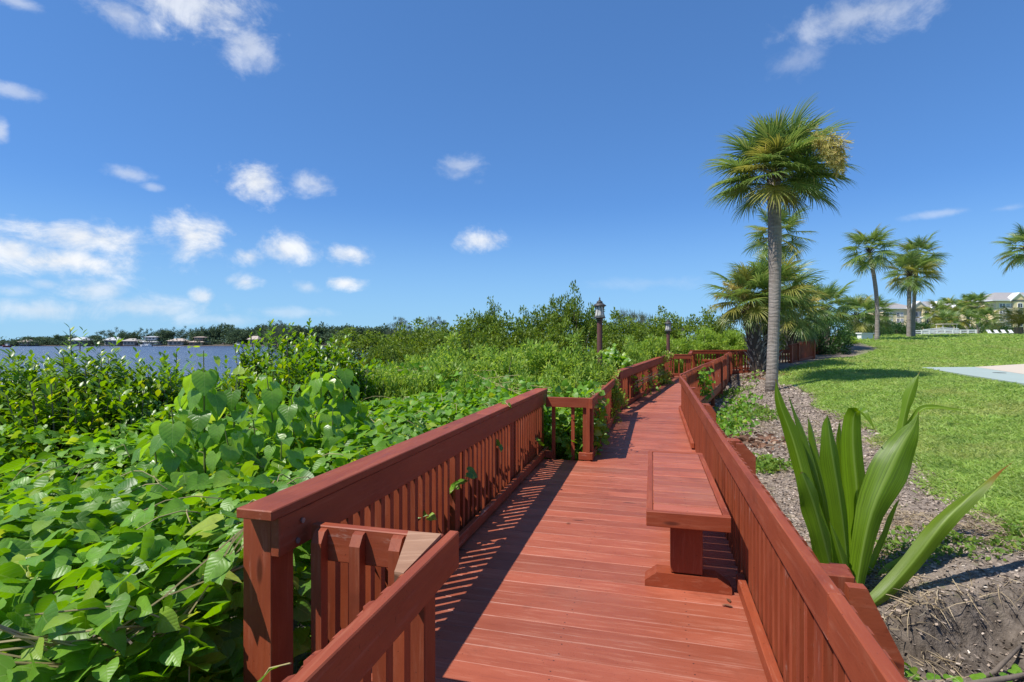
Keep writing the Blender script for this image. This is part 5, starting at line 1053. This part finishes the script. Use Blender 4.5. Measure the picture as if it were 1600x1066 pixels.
def house(px0, px1, ytop, wallm, roofm, lb, tiers=1):
    Y = SY((px0-800)/F*425)+9; x0, x1 = X(px0, Y), X(px1, Y); zt = CAMZ+(HZ-ytop)/F*Y; t = thing('shore_house', ((x0+x1)/2, Y, -1.2), lb, 'house', 'houses on the far shore'); dp = 9; h = zt+1.2
    for k in range(tiers):
        s = 1-.38*k; xm = (x0+x1)/2+(k*1.0); hw = (x1-x0)/2*s; zb = -1.2+h*(.55*k); zw = zb+h*(.62 if tiers == 1 else .36)
        MB().box((xm, Y+dp/2, (zb+zw)/2), (2*hw, dp*s, zw-zb)).build('wall', wallm, t)
        zr = min(zt, zw+h*.38 if tiers == 1 else zw+h*.2); b = MB(); a = hw+1.0; c = dp*s/2+1.0; r = a*.45
        b.add([(xm-a, Y+dp/2-c, zw), (xm+a, Y+dp/2-c, zw), (xm+a, Y+dp/2+c, zw), (xm-a, Y+dp/2+c, zw), (xm-r, Y+dp/2, zr), (xm+r, Y+dp/2, zr)], [(0, 1, 5, 4), (1, 2, 5), (2, 3, 4, 5), (3, 0, 4), (3, 2, 1, 0)]); b.build('roof', roofm, t)
        for j in range(3): q = xm+(j-1)*hw*.6; MB().box((q, Y+dp/2-dp*s/2-.03, (zb+zw)/2+.2), (hw*.32, .12, (zw-zb)*.45)).build('window', M_WIN, t)
house(30, 43, 531, M_WALLP, M_ROOFT, 'small tan house at the far left of the opposite shore')
house(109, 131, 527, M_WALLP, M_ROOFW, 'white roofed house left of the tall mangrove shoot')
house(163, 183, 527, M_WALLP, M_ROOFW, 'grey roofed house right of the tall mangrove shoot')
house(192, 210, 529, M_WALLP, M_WALLP, 'pinkish flat fronted house beside the white villa')
house(216, 244, 525.5, M_ROOFW, M_ROOFW, 'white two tiered villa on the far shore behind the white boat', 2)
house(262, 285, 529, M_WALLP, M_ROOFT, 'low tan house half hidden by shore trees')
house(295, 317, 526, M_BROWN, M_ROOFT, 'brown two storey house right of the white villa', 2)
house(388, 402, 525, M_WALLP, M_ROOFT, 'tan roofed house at the right end of the visible shore')
def boat(px, py, Y, L, lb, red=False):
    p = at(px, py, Y); t = thing('motor_boat', (p.x, p.y, WZ), lb, 'boat', 'boats on the lagoon')
    b = MB(); w_ = L*.15
    b.add([(-L/2, -w_, .9), (L*.25, -w_, 1.0), (L/2, 0, 1.25), (L*.25, w_, 1.0), (-L/2, w_, .9), (-L/2, -w_*.7, -.2), (L*.3, -w_*.5, -.2), (L*.42, 0, -.1), (L*.3, w_*.5, -.2), (-L/2, w_*.7, -.2)], [(0, 1, 6, 5), (1, 2, 7, 6), (2, 3, 8, 7), (3, 4, 9, 8), (4, 0, 5, 9), (0, 4, 3, 2, 1), (5, 6, 7, 8, 9)])
    b.build('hull', M_RUST if red else M_WHITE).parent = t
    MB().box((-.1*L, 0, 1.35), (L*.28, w_*1.2, .8)).build('console', M_WHITE).parent = t; MB().box((-.1*L, 0, 2.35), (L*.36, w_*1.7, .1)).build('canopy', M_WHITE).parent = t
    for a in (-.24, .04):
        for c in (-1, 1): MB().tube([(a*L, c*w_*.7, 1.0), (a*L, c*w_*.7, 2.32)], .05, 5).build('canopy_post', M_WHITE).parent = t
    MB().box((-L*.53, 0, .9), (.4, .5, 1.1)).build('outboard', M_HOLE).parent = t
    return t
boat(228, 541.5, 345, 8, 'white motor boat speeding in front of the white villa').rotation_euler = (0, 0, math.pi); boat(374, 539.8, 395, 8.5, 'white boat moored below the right end of the shore'); boat(10, 543, 310, 5, 'small red hulled boat at the left edge of the lagoon', True).rotation_euler = (0, 0, math.pi)
M_FOAM = simple('foam', (0.75, 0.77, 0.80), 0.7, var=.1, scale=1)
wk = MB()
for i in range(60): q = at(233+i*0.9, 541.3, 348); wk.box((q.x, q.y+random.uniform(-1, 1)*(1+i*.03), WZ+.06), (random.uniform(.5, 1.2), random.uniform(.3, 1.0), .12))
tag(wk.build('wake', M_FOAM), 'white foam wake trailing behind the speeding boat', 'wake', kind='stuff')
p = at(125, 540, 160); t = thing('channel_marker', (p.x, p.y, WZ-1), 'dark wooden channel marker pile in the lagoon', 'marker'); MB().tube([(0, 0, 0), (0, 0, 4.2)], .16, 8).build('pile', M_BARK).parent = t

# ------------------------------------------------------------------ the big strap leaved plant
def ribbon(name, pts, wid, mat, root, fold=0.35, side=None, ripple=0.0, seed=0):
    """pts: spine in world space, wid: half widths, side: which way the blade is broad"""
    n = 18; cp = [Vector(p) for p in pts]; m = len(cp)-1
    def sp(t):
        f = t*m; i = min(int(f), m-1); f -= i; p0 = cp[max(i-1, 0)]; p1 = cp[i]; p2_ = cp[i+1]; p3 = cp[min(i+2, m)]
        return 0.5*((2*p1)+(p2_-p0)*f+(2*p0-5*p1+4*p2_-p3)*f*f+(3*p1-p0-3*p2_+p3)*f**3)
    V, U, Q = [], [], []
    for i in range(n+1):
        t = i/n; p = sp(t); tg = (sp(min(1, t+.02))-sp(max(0, t-.02))).normalized(); sd_ = Vector(side[0]).lerp(Vector(side[1]), t) if isinstance(side[0], tuple) else Vector(side)
        s = (sd_-tg*sd_.dot(tg)).normalized(); nn = tg.cross(s); tt = min(1, t*1.04); ww = np.interp(tt, [x_ for x_, _ in wid], [y_ for _, y_ in wid])*0.63*(1-.35*max(0, t-.45)**1.0)
        fo = fold*(1-.55*t)
        for k in (-1, -.5, -.08, .08, .5, 1):
            rp = ripple*math.sin(t*21+seed+(1.4 if k > 0 else 0))*abs(k)**2*ww
            V.append(tuple(p+s*(ww*k)+nn*(fo*ww*abs(k)**1.4+rp+(-.04*ww if abs(k) < .1 else 0)))); U.append((.5+.5*k, t))
        if i:
            a = (i-1)*6
            for k in range(5): Q.append((a+k, a+k+1, a+k+7, a+k+6))
    me = np_mesh(name, np.array(V), np.array(Q), mat, np.array(U)); return link(name, me, root)
PC = Vector((2.52, 3.95, -.45)); PC.z = gz1(PC.x, PC.y)-.02
pl = thing('crinum_lily', PC, 'large crinum lily with broad strap leaves growing against the right railing', 'plant')
def lp(px, py, dY=0.0): return at(px, py, 3.95+dY)
C0 = lp(1326, 948); 
LV = [  # spine (px,py,dY) , width stops, side vectors, material
 ([(1320, 945, 0), (1297, 870, .02), (1268, 790, .05), (1240, 690, .10), (1218, 630, .12), (1212, 592, .12)], [(0, .06), (.35, .085), (.62, .095), (.85, .055), (1, .003)], ((.8, -.45, 0), (.75, -.4, -.1)), M_CRIN),
 ([(1318, 940, .05), (1298, 850, .10), (1284, 770, .14), (1262, 690, .2), (1243, 645, .22), (1231, 615, .22)], [(0, .05), (.4, .10), (.7, .095), (.9, .03), (1, .002)], (.7, .6, .1), M_CRIN),
 ([(1322, 950, -.1), (1302, 900, -.14), (1286, 840, -.18), (1272, 790, -.2), (1258, 752, -.22), (1252, 738, -.22)], [(0, .06), (.4, .125), (.75, .125), (.93, .07), (1, .02)], (.95, .2, .1), M_CRIN),
 ([(1328, 945, 0), (1322, 860, .0), (1312, 780, -.02), (1300, 710, -.03), (1294, 665, -.02), (1293, 648, -.02)], [(0, .07), (.35, .115), (.6, .13), (.82, .07), (1, .002)], (.98, .12, .1), M_CRIN),
 ([(1330, 940, .14), (1328, 850, .2), (1324, 760, .26), (1315, 690, .3), (1311, 655, .3)], [(0, .06), (.5, .11), (.8, .07), (1, .002)], (.9, .5, .1), M_CRIN),
 ([(1332, 945, .1), (1340, 860, .12), (1340, 780, .14), (1333, 700, .16), (1334, 650, .16), (1346, 643, .12), (1357, 655, .08), (1369, 676, .05)], [(0, .07), (.35, .13), (.55, .10), (.72, .075), (.85, .035), (1, .004)], (.95, -.3, 0), M_CRIN),
 ([(1334, 952, -.06), (1346, 870, -.05), (1362, 800, -.03), (1388, 740, 0), (1412, 692, .02), (1428, 665, .02), (1436, 643, .02)], [(0, .07), (.3, .13), (.55, .21), (.75, .13), (.9, .045), (1, .003)], ((.9, -.3, .1), (.75, -.55, -.3)), M_CRIN),
 ([(1336, 948, .1), (1362, 850, .16), (1390, 760, .2), (1412, 700, .24), (1424, 660, .24), (1432, 640, .22)], [(0, .06), (.4, .15), (.7, .14), (.9, .05), (1, .003)], (.8, .55, .2), M_CRIN),
 ([(1344, 900, .3), (1375, 800, .36), (1400, 715, .4), (1411, 660, .42), (1419, 625, .42), (1428, 600, .42), (1437, 582, .42)], [(0, .04), (.35, .06), (.6, .045), (.72, .075), (.86, .06), (1, .002)], (.85, -.4, .1), M_CRIN),
 ([(1425, 660, .42), (1440, 640, .40), (1462, 637, .36), (1490, 640, .3), (1516, 641, .26)], [(0, .03), (.3, .04), (.7, .025), (1, .002)], (.1, .7, .7), M_CRIN),
 ([(1338, 962, -.12), (1380, 930, -.1), (1425, 880, -.1), (1470, 822, -.12), (1505, 785, -.12), (1550, 745, -.1), (1584, 721, -.1)], [(0, .06), (.2, .085), (.45, .10), (.65, .09), (.85, .065), (1, .003)], ((.55, -.25, -.75), (.5, -.5, .7)), M_CRINB),
 ([(1322, 940, .08), (1306, 860, .14), (1292, 780, .2), (1280, 720, .24), (1268, 672, .26), (1262, 650, .27)], [(0, .05), (.45, .09), (.75, .07), (1, .002)], (.85, .4, .1), M_CRIN),
 ([(1330, 950, -.08), (1322, 900, -.1), (1308, 850, -.12), (1296, 815, -.12)], [(0, .05), (.5, .085), (1, .004)], (.95, .0, .2), M_CRIN),
 ([(1338, 945, .05), (1352, 880, .06), (1372, 815, .08), (1386, 770, .1), (1396, 745, .12)], [(0, .05), (.45, .09), (.8, .06), (1, .003)], (.85, .4, .1), M_CRIN),
 ([(1342, 940, .25), (1368, 880, .3), (1388, 830, .34), (1400, 795, .36), (1406, 780, .36)], [(0, .04), (.4, .075), (.8, .06), (1, .01)], (.8, .5, .1), M_CRIN),
 ([(1336, 955, .12), (1372, 915, .2), (1404, 880, .26), (1428, 862, .3)], [(0, .06), (.5, .09), (1, .01)], (.4, .3, -.8), M_CRIN)]
for k, (sp_, wd, sd_, m_) in enumerate(LV): ribbon('leaf', [lp(*q) for q in sp_], wd, m_, pl, .75, sd_, .20 if k in (6, 10, 2) else .10, k)
b = MB(); b.tube([PC-Vector((0, 0, .1)), PC+Vector((0, 0, .04)), lp(1330, 935)], [.11, .12, .06], 10); b.build('stem', M_STEM, pl, True)

# ------------------------------------------------------------------ lawn blades, mulch, litter
def ground_points(n, y0, y1, fx):
    y = np.sqrt(rng.uniform(y0*y0, y1*y1, n)); lo, hi = fx(y); x = rng.uniform(0, 1, n)*(hi-lo)+lo; return x, y
BLADE = (np.array([(-.11, 0, 0), (.11, 0, 0), (.09, .55, .06), (-.09, .55, .06), (.012, 1, -.10), (-.012, 1, -.10)], float), np.array([(0, 1, 2, 3), (3, 2, 4, 5)]), np.zeros((6, 2)))
parts = []
for (n, y0, y1, s0, s1, ww) in ((90000, 2.5, 9, .05, .10, .8), (120000, 9, 18, .06, .12, 1.0), (90000, 18, 34, .09, .17, 1.3), (45000, 34, 56, .14, .26, 1.8)):
    x, y = ground_points(n, y0, y1, lambda y: (lawn_x(y)-.5, np.minimum(y*1.12+1.5, y*1.06+8)))
    e = x-lawn_x(y)+.25*fbm(x*1.3, y*1.3, 4); ok = (e > -.05+.25*rng.normal(size=len(x))*.35) & ~in_court(x, y); x, y = x[ok], y[ok]; n = len(x)
    d = rdir(n, .1, .8); nn = rdir(n, .45, 1); s = rng.uniform(s0, s1, n); S3 = np.stack([s*ww, s, s], -1)
    parts.append(inst(BLADE, frames(d, nn), S3, np.stack([x, y, gz(x, y)-.006], -1)))
tag(link('lawn_grass', leaf_mesh('lawn_grass', parts, M_GRASS)), 'mown green lawn grass covering the slope on the right', 'grass', kind='stuff')
# wood chips and straw on the bank
def bank_pts(n, y0, y1):
    def fx(y): v0 = (y*UX.y); return (y*.265+.78, np.minimum(lawn_x(y)+.1, y*1.15+1.2))
    return ground_points(n, y0, y1, fx)
CH = (np.array([(-.3, 0, 0), (.3, .06, .02), (.24, 1, .05), (-.22, .92, -.02)], float), np.array([(0, 1, 2, 3)]), np.zeros((4, 2)))
parts = []
for (n, y0, y1, s0, s1) in ((16000, 2.2, 7, .010, .034), (14000, 7, 13, .016, .05), (7000, 13, 21, .03, .08)):
    x, y = bank_pts(n, y0, y1); d = rdir(n, -.25, .35); nn = rdir(n, .2, 1); parts.append(inst(CH, frames(d, nn), rng.uniform(s0, s1, n), np.stack([x, y, gz(x, y)+.006], -1)))
tag(link('mulch_chips', leaf_mesh('mulch_chips', parts, M_CHIP)), 'grey brown wood chip mulch scattered over the sandy bank', 'mulch', kind='stuff')
parts = []
for (n, y0, y1, l0, l1) in ((6500, 2.4, 5.6, .06, .20), (3000, 5.6, 12, .08, .2)):
    x, y = bank_pts(n, y0, y1); ok = (vnoise(x*1.1+30, y*1.1) > -.12) & (x-y*.265 > 1.1); x, y = x[ok], y[ok]; n = len(x)
    d = rdir(n, -.15, .45); S3 = np.stack([np.full(n, .03), rng.uniform(l0, l1, n), rng.uniform(l0, l1, n)*.8], -1); parts.append(inst(BLADE, frames(d, rdir(n, .1, 1)), S3, np.stack([x, y, gz(x, y)+.008], -1)))
# straw hanging over the lip of the eroded bank
n = 150; x = rng.uniform(2.6, 4.6, n); y = 3.76+.16*vnoise(x*3.1+5, x*0+2.5)+.1*vnoise(x*9+1, x*0+7.5)+rng.uniform(-.04, .10, n); d = rdir(n, -.9, .4); d[:, 1] -= .3
parts.append(inst(BLADE, frames(d, rdir(n, .1, 1)), np.stack([np.full(n, .03), rng.uniform(.08, .26, n), rng.uniform(.08, .2, n)], -1), np.stack([x, y, gz(x, y)+.01], -1)))
tag(link('dry_straw', leaf_mesh('dry_straw', parts, M_STRAW)), 'dry straw and dead grass lying on the bank', 'straw', kind='stuff')
def weeds(name, cx, cy, rx, ry, n, s0, s1, label, mat=M_WEED):
    a = rng.uniform(0, 6.28, n); r = np.sqrt(rng.random(n))*(1+.3*np.sin(a*3+cx)); x = cx+rx*r*np.cos(a); y = cy+ry*r*np.sin(a)
    tag(link(name, leaf_mesh(name, [inst(DIA, frames(rdir(n, .0, .9), rdir(n, .1, 1)), rng.uniform(s0, s1, n), np.stack([x, y, gz(x, y)+rng.random(n)*s1*.8], -1))], mat)), label, 'weeds', kind='stuff')
weeds('weed_patch', 3.75, 7.9, .38, .55, 900, .04, .085, 'round patch of light green weeds beside the brace of the right railing'); weeds('weed_patch', 5.8, 13.2, .7, 1.2, 1300, .05, .1, 'yellow green weeds on the bank below the tall palm'); weeds('weed_patch', 7.0, 17.5, .9, .7, 700, .06, .11, 'yellow green weeds near the booted palms')
weeds('weed_patch', 3.5, 4.45, .55, .35, 800, .025, .06, 'low green weeds above the eroded bank on the right'); weeds('weed_patch', 4.4, 4.3, .4, .4, 700, .03, .07, 'green weeds at the right edge above the eroded bank'); weeds('weed_patch', 2.35, 4.9, .3, .5, 350, .03, .07, 'weeds behind the right railing left of the lily'); weeds('weed_patch', 5.3, 9.2, .4, .7, 260, .03, .06, 'sparse weeds on the mulch near the lawn edge')
# ivy like seedlings at the bottom right corner
for k, (px, py, lb) in enumerate([(1420, 1045, 'small green creeper beside the brace at the bottom of the photo'), (1455, 1040, 'small green creeper second from the brace'), (1505, 1048, 'small green creeper in the middle of the bare soil'), (1545, 1028, 'small green creeper right of the dry twig'), (1575, 1022, 'small green creeper at the right edge of the soil'), (1400, 1058, 'tiny creeper tucked under the brace')]):
    q = at(px, py, 3.2); q.z = gz1(q.x, q.y)+.02; t = thing('creeper', q, lb, 'plant', 'green creepers on bare soil')
    for j in range(5): put_leaf('leaf', LM[j % 4], t, q+Vector((random.uniform(-.08, .08), random.uniform(-.05, .05), .03)), frames(rdir(1, -.2, .4), norm(rdir(1, .5, 1)+np.array([[0, -.4, .2]])))[0], random.uniform(.05, .08))
def root_(pts, r, lb):
    t = thing('root', pts[0], lb, 'root'); P = [Vector((x, y, gz1(x, y)+z)) for x, y, z in pts]; MB().tube(P, r, 7).build('branch', M_BARK, t, True)
root_([(2.35, 3.05, .03), (2.6, 3.2, .06), (2.85, 3.3, .05), (3.1, 3.42, .06), (3.4, 3.55, .04)], [.015, .022, .02, .016, .01], 'bare root crossing the soil below the lily'); root_([(2.2, 2.95, .02), (2.55, 2.98, .04), (2.9, 3.08, .05), (3.3, 3.2, .03)], [.012, .018, .015, .008], 'second thinner root nearer the bottom edge'); root_([(2.9, 2.85, .03), (3.0, 3.0, .10), (3.08, 3.12, .15), (3.2, 3.15, .17)], [.022, .02, .016, .01], 'reddish broken twig standing up from the soil at the bottom right')
M_STONE = simple('pale_stone', (0.42, 0.37, 0.32), 0.9, var=.25, scale=20, bump=.3)
for (x, y, s, lb) in [(2.62, 2.9, .05, 'pale stone at the bottom edge among the creepers'), (2.95, 2.78, .04, 'second pale stone at the bottom edge'), (2.75, 3.3, .045, 'rounded stone in the shade below the lily')]:
    t = thing('stone', (x, y, gz1(x, y)+s*.4), lb, 'stone'); MB().lathe((0, 0, -s*.6), [(s*.5, 0), (s*1.1, s*.4), (s, s*.9), (s*.4, s*1.3)], 8, 1.2, .85).build('rock', M_STONE).parent = t
n = 2600; x = rng.uniform(2.1, 4.3, n); y = rng.uniform(2.5, 3.85, n)
tag(link('soil_crumbs', leaf_mesh('soil_crumbs', [inst(CH, frames(rdir(n, -.6, .8), rdir(n, -.2, 1)), rng.uniform(.008, .03, n), np.stack([x, y, gz(x, y)+.004], -1))], leafmat('soil_crumb', (.05, .04, .032), (.13, .105, .085), (.42, .36, .29), 0.0, .9, .1))), 'loose soil crumbs and chips in the eroded hollow', 'soil', kind='stuff')
# fallen brown palm litter
n = 240; x = rng.normal(4.25, .35, n); y = rng.normal(9.9, .6, n); xx = rng.normal(9.0, .5, 160); yy = rng.normal(19.6, .5, 160); x = np.concatenate([x, xx]); y = np.concatenate([y, yy]); n = len(x)
tag(link('leaf_litter', leaf_mesh('leaf_litter', [inst(OV, frames(rdir(n, -.2, .5), rdir(n, .2, 1)), rng.uniform(.07, .17, n), np.stack([x, y, gz(x, y)+.03], -1))], M_DEAD)), 'fallen brown palm litter on the mulch bank', 'leaf litter', kind='stuff')
for (u_, v_, s, lb) in [(2.25, -.02, .055, 'curled dead leaf lying on the near planks'), (3.26, .43, .05, 'dark dead leaf caught at the foot of the bench'), (3.22, .38, .06, 'torn dead leaf beside the bench foot'), (4.35, -.65, .04, 'small dark leaf on the planks at the edge of the shadow')]:
    t = thing('fallen_leaf', uv(u_, v_, .004), lb, 'leaf'); M3 = frames(rdir(1, -.05, .1), norm(np.array([[.1, .1, 1.0]])))[0]; put_leaf('blade', leaf_mesh('blade', [OV], M_DEAD), t, uv(u_, v_, .008), M3, s)
